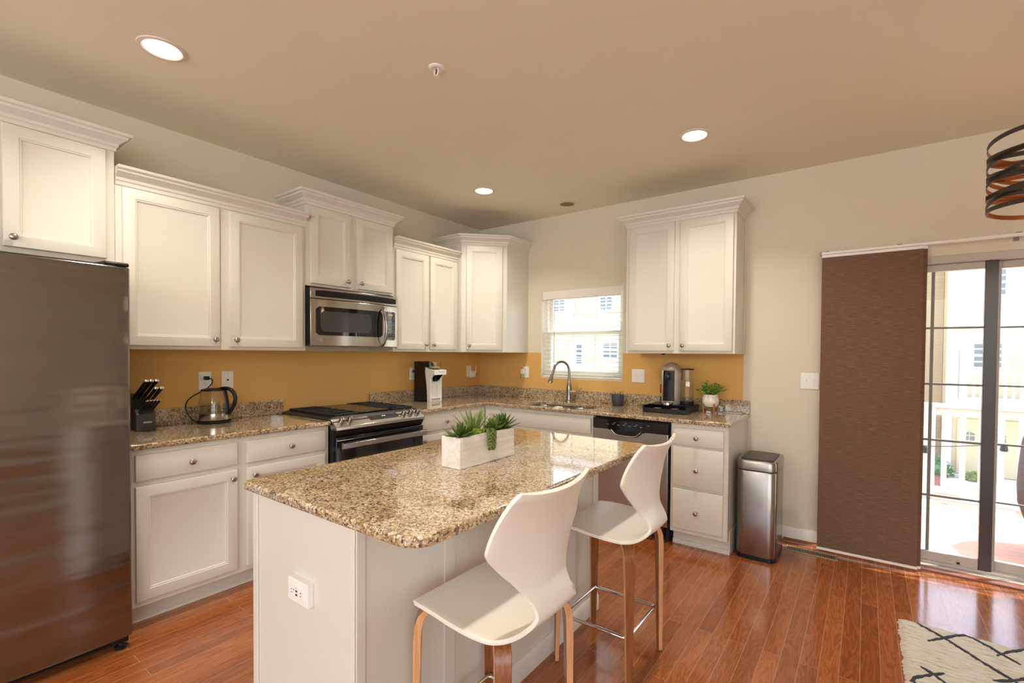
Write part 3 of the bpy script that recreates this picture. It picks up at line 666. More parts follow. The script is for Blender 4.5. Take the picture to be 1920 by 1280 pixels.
for zz in (1.760, 1.771, 1.782): bb2 = cpatch(MY0+.04, MY1-.026, zz, zz+.006, .002, .0055); bb.add(bb2.v, bb2.f)
obj('vent_louvers', bb, BLACK, vg)
hy = -1.598
obj('handle', B().tube(smooth([(mx_(hy),hy,1.715),(mx_(hy)+.03,hy+.002,1.69),(mx_(hy)+.052,hy+.004,1.62),(mx_(hy)+.058,hy+.004,1.56),(mx_(hy)+.050,hy+.004,1.49),(mx_(hy)+.03,hy+.002,1.435),(mx_(hy),hy,1.418)]), .011, 12, flat=1.1), STEELZ, d, ang=60)
ey = MY0+.065; q = Vector((0,0,1)).rotation_difference(Vector((1,-.14,0)).normalized()).to_matrix()
em = obj('round_emblem', B().lathe([(0,0),(.0155,0),(.0155,.0012),(.0135,.0018),(0,.0018)], (mx_(ey)-.0005,ey,1.452), 24, q), mat('emblem_silver', (.5,.48,.46), .3, .9), d)
MM = q.to_4x4(); MM.translation = Vector((mx_(ey)-.0005,ey,1.452))
bb = B(MM); bb.tube([(.0118*math.cos(2*PI*k/24),.0118*math.sin(2*PI*k/24),.0019) for k in range(24)], .0006, 5, True)
for s in (-1, 1): bb.tube([(s*.0045+.0032*math.cos(a), .0032*math.sin(a)*1.4, .0019) for a in [PI*.2+i*.35*s for i in range(14)]], .0006, 5)
obj('emblem_script', bb, mat('emblem_dark', (.05,.05,.05), .4), em)
obj('underside_lamp_panel', B().box(.05, .33, MY0+.06, MY1-.06, MZ0+.001, MZ0+.004), mat('under_grey', (.2,.2,.2), .5), t)

# ------------------------------------------------------------------ dishwasher
t = thing('dishwasher', 'stainless dishwasher with black control strip beside the three-drawer cabinet', 'dishwasher', (2.057,-.3,0))
x0, x1 = 1.748, 2.365
obj('tub', B().box(x0, x1, -.585, -.02, .10, .868), BLACK, t)
b = B(); hw = .13; xc_ = 2.03
top = [(x0+.004,.788),(xc_-hw-.03,.788),(xc_-hw,.782),(xc_-hw+.035,.752),(xc_-hw+.06,.742),(xc_+hw-.06,.742),(xc_+hw-.035,.752),(xc_+hw,.782),(xc_+hw+.03,.788),(x1-.012,.788),(x1-.012,.118),(x0+.004,.118)]
obj('door', B().prism(top, 'y', -.629, -.586), STEELX, t, bevel=.003)
pts = [(x0+.004,.790),(xc_-hw-.03,.790),(xc_-hw+.002,.784),(xc_-hw+.037,.755),(xc_-hw+.061,.746),(xc_+hw-.061,.746),(xc_+hw-.037,.755),(xc_+hw-.002,.784),(xc_+hw+.03,.790),(x1-.012,.790),(x1-.012,.864),(x0+.004,.864)]
cp = obj('control_panel', B().prism(pts, 'y', -.632, -.586), GLOSSB, t, bevel=.002)
obj('handle_recess', B().box(xc_-.085, xc_+.085, -.6335, -.632, .755, .785), BLACK, cp, bevel=.0005)
obj('handle_lip', B().tube(smooth([(xc_-hw+.01,-.634,.786),(xc_-hw+.04,-.635,.757),(xc_-hw+.065,-.636,.747),(xc_,-.636,.746),(xc_+hw-.065,-.636,.747),(xc_+hw-.04,-.635,.757),(xc_+hw-.01,-.634,.786)]), .0045, 8), CHROME, cp)
bb = B()
for k in range(7): bb.box(1.87+k*.045, 1.888+k*.045, -.6325, -.632, .822+.004*(k % 2), .8255+.004*(k % 2))
for k in range(4): bb.box(1.93+k*.09, 1.945+k*.09, -.6325, -.632, .838, .841)
obj('panel_marks', bb, mat('grey_print_marks', (.35,.35,.35), .5), cp)
obj('badge', B().lathe([(0,0),(.012,0),(.012,.002),(0,.002)], (2.20,-.629,.20), 18, Vector((0,0,1)).rotation_difference(Vector((0,-1,0))).to_matrix()), CHROME, t)
obj('toe_panel', B().box(x0, x1, -.545, -.54, .0, .10), BLACK, t); obj('leg', B().lathe([(0,0),(.014,0),(.014,.10),(0,.10)], (x1-.03,-.565,0)), BLACK, t)

# ------------------------------------------------------------------ island
IX0, IX1, IY0, IY1 = 1.74, 2.335, -3.158, -1.685
t = thing('kitchen_island', 'white panelled kitchen island base in the middle of the room', 'kitchen island', (2.05,-2.42,0))
obj('island_body', B().box(IX0, IX1, IY0, IY1, 0, ZB-.0005), WHITE, t, bevel=.001)
for x in (IX0-.002, IX1-.03): obj('corner_stile', B().box(x, x+.032, IY0-.006, IY0, .0, ZB-.0005), WHITE, t, bevel=.002)
b = B()
ys = [IY0+.0, -2.79, -2.42, -2.05, IY1-.03]
for y in ys[1:4]: b.box(IX1, IX1+.006, y-.025, y+.025, .085, ZB-.0005)
b.box(IX1, IX1+.006, IY1-.055, IY1, .085, ZB-.0005); b.box(IX1, IX1+.006, IY0, IY0+.03, .085, ZB-.0005)
obj('batten_strips', b, WHITE, t, bevel=.0015)
obj('base_board', B().prism([(IX1,0),(IX1+.016,0),(IX1+.016,.07),(IX1+.006,.085),(IX1,.085)], 'y', IY0, IY1), WHITE, t)
obj('base_board', B().box(IX0, IX1, IY0-.004, IY0, 0, .03), WHITE, t)
for k, (y0, y1) in enumerate(((IY0+.03,-2.66),(-2.64,-2.18),(-2.16,IY1-.03))):
    F = Fr((IX0,0,0), (0,1,0), (-1,0,0)); d = obj('door', panel(F, y0, y1, .13, .84, .0005), WHITE, t); knob(F, y1-.03, .78, .0195, d)
pts = []
for cx, cy, r, a0 in ((2.625,-1.657,.055,0),(1.717,-1.657,.03,PI/2),(1.717,-3.193,.03,PI),(2.625,-3.193,.075,1.5*PI)):
    sx = -1 if cx > 2 else 1; sy = -1 if cy > -2 else 1
    for k in range(9):
        a = a0+PI/2*k/8; pts.append((cx+sx*r+r*math.cos(a), cy+sy*r+r*math.sin(a)))
tag(obj('island_countertop', slab(pts), GRAN, None, .007, 3, loc=(2.17,-2.42,ZB)), 'thick tan granite top of the kitchen island with rounded corners', 'countertop')
# island outlet
def outlet_plate(name, label, c, U, N, w, h, fill, group='white wall plates', thick=.006):
    t = thing(name, label, 'outlet' if 'outlet' in name else 'switch plate', c, group)
    F = Fr(c, U, N); b = B()
    def ring(i, n): return [F.p(-w/2+i, n, -h/2+i), F.p(w/2-i, n, -h/2+i), F.p(w/2-i, n, h/2-i), F.p(-w/2+i, n, h/2-i)]
    obj('cover_plate', b.loft([ring(0, .0006), ring(0, thick-.003), ring(.003, thick)]), PLATE, t)
    for kind, u0, u1, z0, z1, dn in fill:
        dark = kind in ('slot', 'screw', 'jack', 'usb_port')
        b = B(); b.loft([[F.p(u, thick-.001, z) for u, z in ((u0,z0),(u1,z0),(u1,z1),(u0,z1))], [F.p(u, thick+dn, z) for u, z in ((u0,z0),(u1,z0),(u1,z1),(u0,z1))]])
        obj(kind, b, BLACK if dark else PLATE, t, bevel=0 if dark else .0008)
    return t, F
def duplex(off=0):
    r = []
    for z in (-.02, .02):
        r += [('receptacle', -.016, .016, z-.014, z+.014, .0015), ('slot', -.007, -.005, z-.002, z+.007, .0022), ('slot', .005, .007, z-.002, z+.006, .0022), ('slot', -.002, .002, z-.010, z-.006, .0022)]
    return r
isl = [('receptacle', -.036, .036, -.018, .018, .003)]
for u in (-.027, .025): isl += [('slot', u-.003, u+.003, .004, .006, .0036), ('slot', u-.003, u+.003, -.006, -.004, .0036)]
isl += [('usb_port', -.004, .006, .002, .007, .0036), ('usb_port', -.004, .006, -.010, -.004, .0036), ('slot', -.004, -.001, .012, .014, .0036), ('slot', -.016, -.013, .004, .007, .0036)]
outlet_plate('island_outlet', 'thick white power outlet with charging ports on the island end', (2.064,IY0,.615), (1,0,0), (0,-1,0), .112, .072, isl, 'white wall plates', .022)

# ------------------------------------------------------------------ outlets and switches
NX, NYm = (1,0,0), (0,-1,0)
a_, Fo = outlet_plate('wall_outlet', 'white outlet behind the kettle with its black cord plugged in', (0,-2.678,1.172), (0,1,0), NX, .072, .117, duplex())
outlet_plate('phone_jack_outlet', 'white phone jack plate right of the kettle outlet', (0,-2.545,1.172), (0,1,0), NX, .072, .117, [('jack', -.006, .006, -.006, .006, .0012), ('screw', -.002, .002, .044, .048, .001), ('screw', -.002, .002, -.048, -.044, .001)])
outlet_plate('wall_outlet', 'white outlet half hidden behind the black and white machine', (0,-.951,1.166), (0,1,0), NX, .072, .117, duplex())
outlet_plate('wall_outlet', 'white outlet near the corner holding a plug-in holder', (0,-.172,1.17), (0,1,0), NX, .072, .117, duplex())
outlet_plate('wall_outlet', 'white outlet left of the window holding an air freshener', (.64,0,1.172), (1,0,0), NYm, .072, .117, duplex())
def switches(u): return sum([[('toggle', k-.004, k+.004, -.010, .010, .001), ('toggle', k-.003, k+.003, -.002, .008, .009)] for k in u], [])
outlet_plate('switch_plate', 'white double switch plate between the window and coffee machine', (1.863,0,1.174), (1,0,0), NYm, .118, .117, switches((-.023, .023)))
outlet_plate('switch_plate', 'white double switch plate beside the brown curtain panel', (3.168,0,1.18), (1,0,0), NYm, .118, .117, switches((-.023, .023)))
t = thing('plug_in_charger', 'white plug-in holder with open prongs on the corner outlet', 'charger', (.02,-.15,1.15))
b = B().box(.012, .05, -.185, -.115, 1.10, 1.17); obj('charger_body', b, PLATE, t, bevel=.006)
obj('holder_prong', B().box(.05, .058, -.122, -.115, 1.15, 1.225), PLATE, t, bevel=.002); obj('holder_prong', B().box(.03, .042, -.185, -.178, 1.165, 1.205), PLATE, t, bevel=.002)
t = thing('air_freshener', 'small plug-in air freshener with green oil left of the window', 'air freshener', (.615,-.02,1.16))
obj('warmer', B().box(.598, .632, -.045, -.010, 1.15, 1.205), PLATE, t, bevel=.006)
obj('oil_bottle', B().lathe([(0,1.112),(.016,1.112),(.018,1.12),(.016,1.14),(.010,1.15),(0,1.15)], (.612,-.028,0), 16), mat('green_oil', (.35,.42,.12), .1, coat=.5), t)

ZT += .0007
# ------------------------------------------------------------------ small things, left counter
t = thing('electric_kettle', 'clear glass electric kettle with black handle half full of water', 'kettle', (.135,-2.675,ZT))
kc = (.135,-2.675,0)
obj('power_base', B().lathe([(0,ZT),(.088,ZT),(.092,ZT+.006),(.092,ZT+.016),(.082,ZT+.021),(0,ZT+.021)], kc, 40), BLACK, t)
obj('steel_band', B().lathe([(0,ZT+.022),(.092,ZT+.022),(.0935,ZT+.026),(.092,ZT+.064),(.09,ZT+.066),(0,ZT+.066)], kc, 40), STEEL, t)
obj('glass_jug', B().lathe([(.0905,ZT+.066),(.089,ZT+.10),(.084,ZT+.14),(.076,ZT+.18),(.069,ZT+.205),(.066,ZT+.205),(.073,ZT+.18),(.081,ZT+.14),(.086,ZT+.10),(.0875,ZT+.067)], kc, 40), CLEAR, t)
obj('water', B().lathe([(0,ZT+.0665),(.087,ZT+.0675),(.0855,ZT+.10),(.083,ZT+.118),(0,ZT+.118)], kc, 40), WATERM, t)
obj('lid', B().lathe([(0,ZT+.203),(.072,ZT+.203),(.072,ZT+.211),(.05,ZT+.218),(0,ZT+.219)], kc, 40), BLACK, t)
hd = Vector((.86, .5, 0)); kp = lambda s, z: (kc[0]+hd.x*s, kc[1]+hd.y*s, ZT+z)
obj('handle', B().tube(smooth([kp(.045,.216),kp(.085,.222),(kp(.125,.205)),kp(.145,.165),kp(.138,.12),kp(.118,.085),kp(.096,.06)]), [.012]*2+[.0145]*21+[.010]*2 if False else .0135, 12, flat=.8), BLACK, t, ang=60)
obj('handle_spine', B().tube([kp(.072,.205),kp(.084,.14),kp(.092,.07)], .012, 10, flat=.5), BLACK, t)
obj('power_cord', B().tube(smooth([(.03,-2.675,1.19),(.05,-2.66,1.188),(.056,-2.652,1.165),(.05,-2.67,1.135),(.055,-2.72,1.105),(.08,-2.79,1.075),(.10,-2.82,1.04),(.105,-2.82,1.0),(.12,-2.80,.95),(.13,-2.77,.922),(.132,-2.755,.920)], 3), .0036, 8), BLACK, t, ang=60)
obj('plug', B().box(.0075, .034, -2.69, -2.662, 1.178, 1.202), BLACK, t, bevel=.004)
# knife block
t = thing('knife_block', 'dark grey knife block with a pale label in the corner by the refrigerator', 'knife block', (.11,-3.04,ZT))
DKG = mat('dark_grey_wood', (.055,.052,.048), .45, nscale=80, namt=.15)
obj('block', B().prism([(.04,ZT),(.19,ZT),(.19,1.008),(.17,1.026),(.115,1.062),(.03,1.115)], 'y', -3.085, -2.995), DKG, t, bevel=.003)
obj('label_plate', B().box(.1905, .192, -3.052, -3.014, .955, .964), mat('silver_label', (.55,.55,.53), .4), t)
def knife(nm, y, s, e, r, lab_, grp):
    s, e = Vector((s[0],y,s[1])), Vector((e[0],y,e[1])); d = (e-s).normalized()
    t = thing(nm, lab_, 'knife', s, grp)
    obj('blade', B().tube([s-d*.05, s+d*.004], r*.8, 8, flat=.25), STEEL, t)
    obj('bolster', B().tube([s+d*.002, s+d*.012], r*.95, 10, flat=.75), CHROME, t)
    L_ = (e-s).length
    obj('handle', B().tube([s+d*.011, s+d*.03, s+d*(L_*.5), s+d*(L_*.8), e-d*.008], [r*.92, r, r*.92, r*1.05, r*1.1], 10, flat=.7), BLACK, t)
    obj('end_cap', B().tube([e-d*.0085, e-d*.002, e], [r*1.12, r*1.1, r*.7], 10, flat=.7), CHROME, t)
for k, y in enumerate((-3.066, -3.044, -3.020)):
    knife('chef_knife', y, (.088,1.098), (.305,1.202), .0102, ('chef knife in the top row of the block, closest to the refrigerator', 'chef knife in the middle of the top row of the block', 'chef knife in the top row of the block, closest to the kettle')[k], 'large knives in the block')
for k, y in enumerate((-3.036, -3.012)):
    knife('carving_knife', y, (.142,1.062), (.350,1.163), .0098, ('carving knife of the lone middle pair, on the refrigerator side', 'carving knife of the lone middle pair, on the kettle side')[k], 'middle knives in the block')
for k in range(5):
    y = -3.068+k*.0145
    knife('steak_knife', y, (.185,1.026), (.318,1.094), .0062, 'small steak knife in the bottom row of the block, %s from the refrigerator' % ('first','second','third','fourth','fifth')[k], 'steak knives in the block')

# formula machine in the corner
t = thing('formula_dispenser', 'white and black countertop drink dispenser with clear hopper near the corner', 'dispenser', (.15,-.90,ZT))
fy0, fy1 = -.972, -.828
obj('rear_housing', B().prism([(.045,ZT),(.225,ZT),(.218,1.06),(.195,1.19),(.165,1.255),(.12,1.283),(.045,1.283)], 'y', fy0, fy1), mat('black_gloss_plastic', (.006,.006,.007), .25), t, bevel=.006)
wf = [(.226,ZT),(.266,ZT),(.266,.955),(.266,1.13),(.30,1.163),(.325,1.163),(.325,1.207),(.25,1.21),(.20,1.232),(.199,1.19),(.219,1.06)]
obj('side_frame', B().prism(wf, 'y', fy0-.001, fy0+.018), PLATE, t, bevel=.002); obj('side_frame', B().prism(wf, 'y', fy1-.018, fy1+.001), PLATE, t, bevel=.002)
obj('front_housing', B().prism([(.226,ZT),(.235,ZT),(.232,1.14),(.30,1.163),(.325,1.163),(.325,1.207),(.25,1.21),(.203,1.228),(.219,1.06)], 'y', fy0+.0185, fy1-.0185), PLATE, t, bevel=.001)
obj('drip_shelf', B().box(.233, .275, fy0+.0185, fy1-.0185, .945, .955).box(.233, .262, fy0+.0185, fy1-.0185, ZT, .93), PLATE, t)
obj('nozzle', B().prism([(.238,1.135),(.315,1.162),(.29,1.162),(.262,1.125),(.262,1.10),(.248,1.10),(.248,1.125)], 'y', -.925, -.875), BLACK, t, bevel=.003)
obj('hopper', B().lathe([(.052,1.212),(.056,1.22),(.057,1.278),(.054,1.278),(.053,1.222),(.0,1.216),(0,1.212)], (.247,-.90,0), 32), CLEAR, t)
obj('hopper_lid', B().lathe([(0,1.278),(.058,1.278),(.059,1.286),(.055,1.289),(0,1.289)], (.247,-.90,0), 32), CLEAR, t)
obj('powder', B().lathe([(0,1.2165),(.0525,1.223),(.0525,1.238),(0,1.24)], (.247,-.90,0), 32), mat('brown_powder', (.42,.33,.16), .9), t)
obj('name_strip', B().box(.325, .3256, -.925, -.85, 1.186, 1.192), mat('grey_lettering', (.45,.47,.48), .5), t)
obj('plug', B().box(.0075, .03, -.963, -.937, 1.178, 1.2), BLACK, t, bevel=.004)
t = thing('glass_jar', 'small clear empty glass jar beside the drink dispenser', 'jar', (.115,-.70,ZT))
obj('jar_body', B().lathe([(0,ZT+.001),(.028,ZT+.001),(.031,ZT+.006),(.031,ZT+.075),(.025,ZT+.09),(.025,ZT+.105),(.022,ZT+.105),(.022,ZT+.09),(.028,ZT+.073),(.028,ZT+.008),(0,ZT+.006)], (.115,-.70,0), 28), CLEAR, t)
obj('wire_clasp', B().tube([(.115+.031*math.cos(a), -.70+.031*math.sin(a), ZT+.08) for a in [2*PI*k/24 for k in range(24)]], .0015, 6, True), CHROME, t)

# ------------------------------------------------------------------ small things, window side
t = thing('plant_pot', 'small dark blue-grey pot with a few thin sprouts by the window', 'potted plant', (1.717,-.108,ZT))
obj('pot', B().lathe([(0,ZT),(.040,ZT),(.046,ZT+.006),(.054,ZT+.06),(.055,ZT+.095),(.050,ZT+.096),(.048,ZT+.084),(0,ZT+.082)], (1.717,-.108,0), 32), mat('blue_grey_ceramic', (.05,.06,.07), .5), t)
obj('soil', B().lathe([(0,ZT+.0825),(.047,ZT+.0845),(.046,ZT+.087),(0,ZT+.089)], (1.717,-.108,0), 20), SOIL, t)
b = B()
for a, ln, tl in ((2.6,.045,.9),(2.9,.06,.6),(.5,.05,.5),(.2,.06,.75),(-.4,.04,.4),(1.5,.04,.2)):
    p0 = Vector((1.717+.012*math.cos(a), -.108+.01*math.sin(a), ZT+.085)); dd = Vector((math.cos(a)*tl, .3*math.sin(a)*tl, 1)).normalized()
    b.tube([p0, p0+dd*ln*.5, p0+dd*ln+Vector((math.cos(a)*.006,0,0))], [.0018,.0022,.0006], 6)
obj('sprouts', b, mat('dry_green', (.16,.18,.05), .6), t)
# capsule drawer tray
t = thing('capsule_drawer', 'black wire capsule drawer under the coffee machine', 'capsule drawer', (2.24,-.23,ZT))
tx0, tx1, ty0, ty1 = 2.068, 2.408, -.385, -.075
obj('top_rack', B().box(tx0, tx1, ty0+.12, ty1, ZT+.049, ZT+.053).box(tx0, tx0+.006, ty0, ty1, ZT+.001, ZT+.053).box(tx1-.006, tx1, ty0, ty1, ZT+.001, ZT+.053).box(tx0,tx1,ty1-.006,ty1,ZT+.001,ZT+.053), BLACK, t, bevel=.001)
obj('drawer', B().box(tx0+.008, tx1-.008, ty0+.004, ty1-.01, ZT+.004, ZT+.009).box(tx0+.008, tx1-.008, ty0-.004, ty0+.004, ZT+.003, ZT+.034), BLACK, t, bevel=.001)
obj('corner_post', B().box(tx0-.004, tx0+.008, ty0-.008, ty0+.004, ZT, ZT+.058), BLACK, t); obj('corner_post', B().box(tx1-.008, tx1+.004, ty0-.008, ty0+.004, ZT, ZT+.058), BLACK, t)
def capsule(x, y, lab_, col):
    t = thing('coffee_capsule', lab_, 'coffee capsule', (x,y,ZT+.0095), 'coffee capsules in the drawer')
    obj('cup', B().lathe([(0,0),(.014,0),(.02,.006),(.0275,.022),(0,.022)], (x,y,ZT+.0095), 24), mat('capsule_'+lab_.split()[0], col, .3, .6), t)
    obj('foil_rim', B().lathe([(0,.0222),(.031,.0222),(.031,.0235),(0,.025)], (x,y,ZT+.0095), 24), mat('capsule_foil', (.75,.62,.55), .25, .8), t)
    obj('foil_print', B().lathe([(0,.0252),(.019,.0246),(.019,.0252),(0,.0258)], (x,y,ZT+.0095), 24), mat('capsule_red', (.28,.05,.03), .35, .3), t)
capsule(2.165, -.335, 'dark red coffee capsule in the drawer, below the machine spout', (.20,.05,.04))
capsule(2.30, -.325, 'copper rimmed coffee capsule in the drawer, below the water tank', (.45,.25,.18))
# coffee machine
t = thing('coffee_machine', 'silver dome-topped capsule coffee machine with black front and clear water tank', 'coffee machine', (2.22,-.19,ZT+.053))
zb = ZT+.0535; mc = (2.222,-.185,0)
SILV = mat('silver_plastic', (.60,.58,.55), .3, .7)
b = B(); prof = [(.001,zb),(.074,zb),(.076,zb+.006),(.076,1.215)]+[(.076*math.cos(a), 1.215+.088*math.sin(a)) for a in [PI/2*k/8 for k in range(1, 8)]]+[(.002,1.3035)]
obj('housing', b.lathe(prof, mc, 40), SILV, t, ang=60)
b = B(); rings = []
for z in (zb+.03, 1.235):
    rr = [(mc[0]+.0785*math.sin(a), mc[1]-.0785*math.cos(a), z) for a in [-.62+1.24*k/10 for k in range(11)]]
    rings.append(rr+[(mc[0]+.06*math.sin(a), mc[1]-.06*math.cos(a), z) for a in (.5, -.5)])
obj('front_panel', b.loft(rings), BLACK, t)
obj('lever_band', B().tube([(mc[0]+.0775*math.sin(a), mc[1]-.0775*math.cos(a), 1.243) for a in [-.75+1.5*k/12 for k in range(13)]], .006, 8), CHROME, t)
obj('brew_spout', B().lathe([(0,1.165),(.016,1.165),(.02,1.172),(.02,1.205),(.012,1.222),(0,1.222)], (mc[0],mc[1]-.084,0), 20), GLOSSB, t)
obj('cup_stand', B().lathe([(0,zb),(.042,zb),(.046,zb+.004),(.046,zb+.022),(.04,zb+.025),(0,zb+.025)], (mc[0],mc[1]-.098,0), 28), CHROME, t)
tk = (2.337,-.155,0)
obj('water_tank', B().lathe([(0,zb+.03),(.050,zb+.03),(.053,zb+.034),(.053,1.243),(.050,1.243),(.050,zb+.037),(0,zb+.035)], tk, 32), DARKGL if False else CLEAR, t)
obj('tank_base', B().lathe([(0,zb),(.054,zb),(.055,zb+.004),(.055,zb+.028),(0,zb+.0295)], tk, 32), BLACK, t)
obj('tank_lid', B().lathe([(0,1.2435),(.056,1.2435),(.056,1.250),(.05,1.253),(0,1.253)], tk, 32), BLACK, t)
obj('tank_bracket', B().box(2.288, 2.296, -.18, -.14, 1.16, 1.235), BLACK, t)
obj('tank_label', B().box(2.345, 2.375, -.2115, -.2085, 1.115, 1.15), PLATE, t)
# slim bottle behind the machine
t = thing('slim_bottle', 'slim red, yellow and blue bottle standing behind the coffee machine', 'bottle', (2.098,-.052,ZT))
for nm, z0, z1, col in (('lower_label', 0, .10, (.03,.08,.16)), ('yellow_band', .10, .128, (.75,.5,.03)), ('upper_label', .128, .20, (.42,.035,.02))):
    obj(nm, B().lathe([(0,ZT+z0),(.0185,ZT+z0),(.0185,ZT+z1-.001),(0,ZT+z1-.001)], (2.098,-.052,0), 20), mat(nm, col, .4), t)
obj('cap', B().lathe([(.0185,ZT+.1995),(.012,ZT+.215),(.009,ZT+.225),(.009,ZT+.25),(.006,ZT+.255),(0,ZT+.255),(0,ZT+.1995)], (2.098,-.052,0), 20), mat('bottle_cap', (.6,.35,.25), .4), t)
t = thing('hanging_cord', 'thin pale cord hanging from the cabinet down behind the coffee machine', 'cord', (2.13,-.12,1.2))
obj('cord_line', B().tube(smooth([(2.131,-.12,1.3715),(2.13,-.118,1.33),(2.128,-.115,1.29),(2.12,-.11,1.26),(2.118,-.105,1.2),(2.125,-.10,1.10),(2.13,-.095,.968)]), .002, 6), mat('tan_cord', (.6,.48,.3), .5), t)
obj('cord_clip', B().box(2.118, 2.142, -.135, -.108, 1.362, 1.3715), BLACK, t)
# white ribbed planter
t = thing('ribbed_planter', 'white ribbed pot on wooden legs with bright green foliage', 'potted plant', (2.518,-.15,ZT))
pc = (2.518,-.15); b = B(); rings = []
for r, z in ((.02,.960),(.040,.964),(.054,.980),(.060,1.0),(.059,1.02),(.053,1.045),(.050,1.058),(.046,1.058),(.046,1.048),(.0,1.046)):
    rings.append([(pc[0]+(max(r,.001)+(.0014 if (k % 2 and .03 < r) else 0))*math.cos(2*PI*k/56), pc[1]+(max(r,.001)+(.0014 if (k % 2 and .03 < r) else 0))*math.sin(2*PI*k/56), z) for k in range(56)])
obj('pot', b.loft(rings), mat('matte_white_ceramic', (.78,.74,.68), .6), t)
LEGW = grainwood('amber_leg_wood', (.30,.12,.035), (.42,.19,.07), 'z', .45)
for a in (.7, 2.27, 3.84, 5.41):
    ca, sa = math.cos(a), math.sin(a)
    obj('leg', B().tube([(pc[0]+.055*ca,pc[1]+.055*sa,ZT+.0005),(pc[0]+.058*ca,pc[1]+.058*sa,.95),(pc[0]+.0625*ca,pc[1]+.0625*sa,.99)], .006, 8), LEGW, t)
b = B()
for a in (.7, 2.27): b.tube([(pc[0]+.058*math.cos(a),pc[1]+.058*math.sin(a),.953),(pc[0]-.058*math.cos(a),pc[1]-.058*math.sin(a),.953)], .005, 8)
obj('cross_brace', b, LEGW, t)
def leaf(b, p0, d, ln, w, cup=.2, tw=0):
    d = d.normalized(); s = d.cross(Vector((0,0,1)))
    s = s.normalized() if s.length > .05 else Vector((1,0,0)); u = s.cross(d)
    if tw: s, u = s*math.cos(tw)+u*math.sin(tw), u*math.cos(tw)-s*math.sin(tw)
    rings = []
    for f, ww in ((0,.25),(.3,.85),(.55,1),(.8,.7),(1,.06)):
        c = p0+d*ln*f - u*cup*ln*f*f
        rings.append([c-s*w*ww*.5+u*w*.10*ww, c-u*w*.10*ww, c+s*w*ww*.5+u*w*.10*ww, c+u*w*.06*ww])
    b.loft(rings)
b = B(); st = B()
for k in range(46):
    a = random.uniform(0, 2*PI); el = random.uniform(.25, 1.35); ln = random.uniform(.06, .115)
    p0 = Vector((pc[0]+.02*math.cos(a), pc[1]+.02*math.sin(a), 1.05)); dd = Vector((math.cos(a)*math.cos(el)*1.15, math.sin(a)*math.cos(el)*.9, math.sin(el)))
    p1 = p0+dd*ln; st.tube([p0, p0+dd*ln*.5+Vector((0,0,.008)), p1], .0011, 5)
    for j in range(7):
        q = p0+dd*ln*(.3+.7*j/6); la = random.uniform(0, 2*PI)
        leaf(b, q, Vector((math.cos(la), math.sin(la), random.uniform(-.1,.8)))+dd*.4, random.uniform(.018,.03), random.uniform(.011,.017), .15, random.uniform(-.6,.6))
obj('foliage', b, GREENP, t); obj('stems', st, GREEND, t)
tag(obj('white_gadget', B().box(2.49, 2.525, -.165, -.135, ZT+.0005, ZT+.014), PLATE, None, .003, loc=(2.5,-.15,ZT)), 'tiny white gadget lying beneath the ribbed planter', 'gadget')
b = B().tube(smooth([(2.585,-.04,ZT+.003),(2.62,-.052,ZT+.004),(2.66,-.04,ZT+.008),(2.70,-.055,ZT+.009),(2.74,-.06,ZT+.004),(2.70,-.075,ZT+.003),(2.64,-.068,ZT+.003),(2.60,-.06,ZT+.003)], 3), .0028, 8)
tag(obj('charging_cable', b, PLATE, None, loc=(2.66,-.05,ZT)), 'thin white cable coiled at the granite backsplash end', 'cable')

# ------------------------------------------------------------------ planter on the island
t = thing('succulent_planter', 'whitewashed wooden box of mixed green succulents on the island', 'planter', (2.17,-2.448,ZT))
px0, px1, py0, py1 = 2.122, 2.222, -2.622, -2.276; pt, ph = .01, 1.034
obj('wooden_box', B().box(px0, px1, py0, py0+pt, ZT, ph).box(px0, px1, py1-pt, py1, ZT, ph).box(px0, px0+pt, py0+pt, py1-pt, ZT, ph).box(px1-pt, px1, py0+pt, py1-pt, ZT, ph).box(px0+pt, px1-pt, py0+pt, py1-pt, ZT, ZT+.01), PLANTBOX, t, bevel=.0012)
obj('soil', B().box(px0+pt, px1-pt, py0+pt, py1-pt, 1.005, 1.022), SOIL, t)
def rosette(nm, c, n_, ln, w, M, rings=3, up0=.25, up1=1.1):
    b = B(); c = Vector(c)
    for r in range(rings):
        cnt = max(4, int(n_*(1-r*.22)))
        for k in range(cnt):
            a = 2*PI*(k+.5*(r % 2))/cnt+random.uniform(-.15,.15); el = up0+(up1-up0)*r/max(1,rings-1)+random.uniform(-.1,.1)
            leaf(b, c+Vector((0,0,.004*r)), Vector((math.cos(a)*math.cos(el), math.sin(a)*math.cos(el), math.sin(el))), ln*(1-.12*r)*random.uniform(.9,1.1), w*(1-.1*r), -.12)
    return obj(nm, b, M, t)
rosette('pointed_rosette', (2.18,-2.578,1.026), 12, .074, .024, GREEND, 3, .2, 1.25)
rosette('lime_rosette', (2.195,-2.505,1.024), 8, .036, .019, GREENL, 3, .25, 1.1)
rosette('lime_rosette', (2.197,-2.465,1.026), 7, .026, .014, GREENL, 2, .3, 1.0)
rosette('leafy_rosette', (2.16,-2.50,1.028), 9, .05, .024, GREEN, 3, .4, 1.2)
b = B()
for k in range(26):
    a = random.uniform(0, 2*PI); el = random.uniform(.75, 1.45)
    leaf(b, Vector((2.16+.012*math.cos(a), -2.475+.012*math.sin(a), 1.02)), Vector((math.cos(a)*math.cos(el), math.sin(a)*math.cos(el), math.sin(el))), random.uniform(.09,.135), .0085, .05)
obj('spiky_grass', b, GREEN, t)
rosette('dark_rosette', (2.185,-2.405,1.024), 9, .042, .022, GREEND, 3, .2, 1.0)
rosette('broad_rosette', (2.18,-2.362,1.03), 9, .062, .038, GREEN, 3, .35, 1.2)
rosette('pointed_rosette', (2.175,-2.302,1.028), 11, .085, .027, GREEND, 3, .25, 1.2)
b = B()
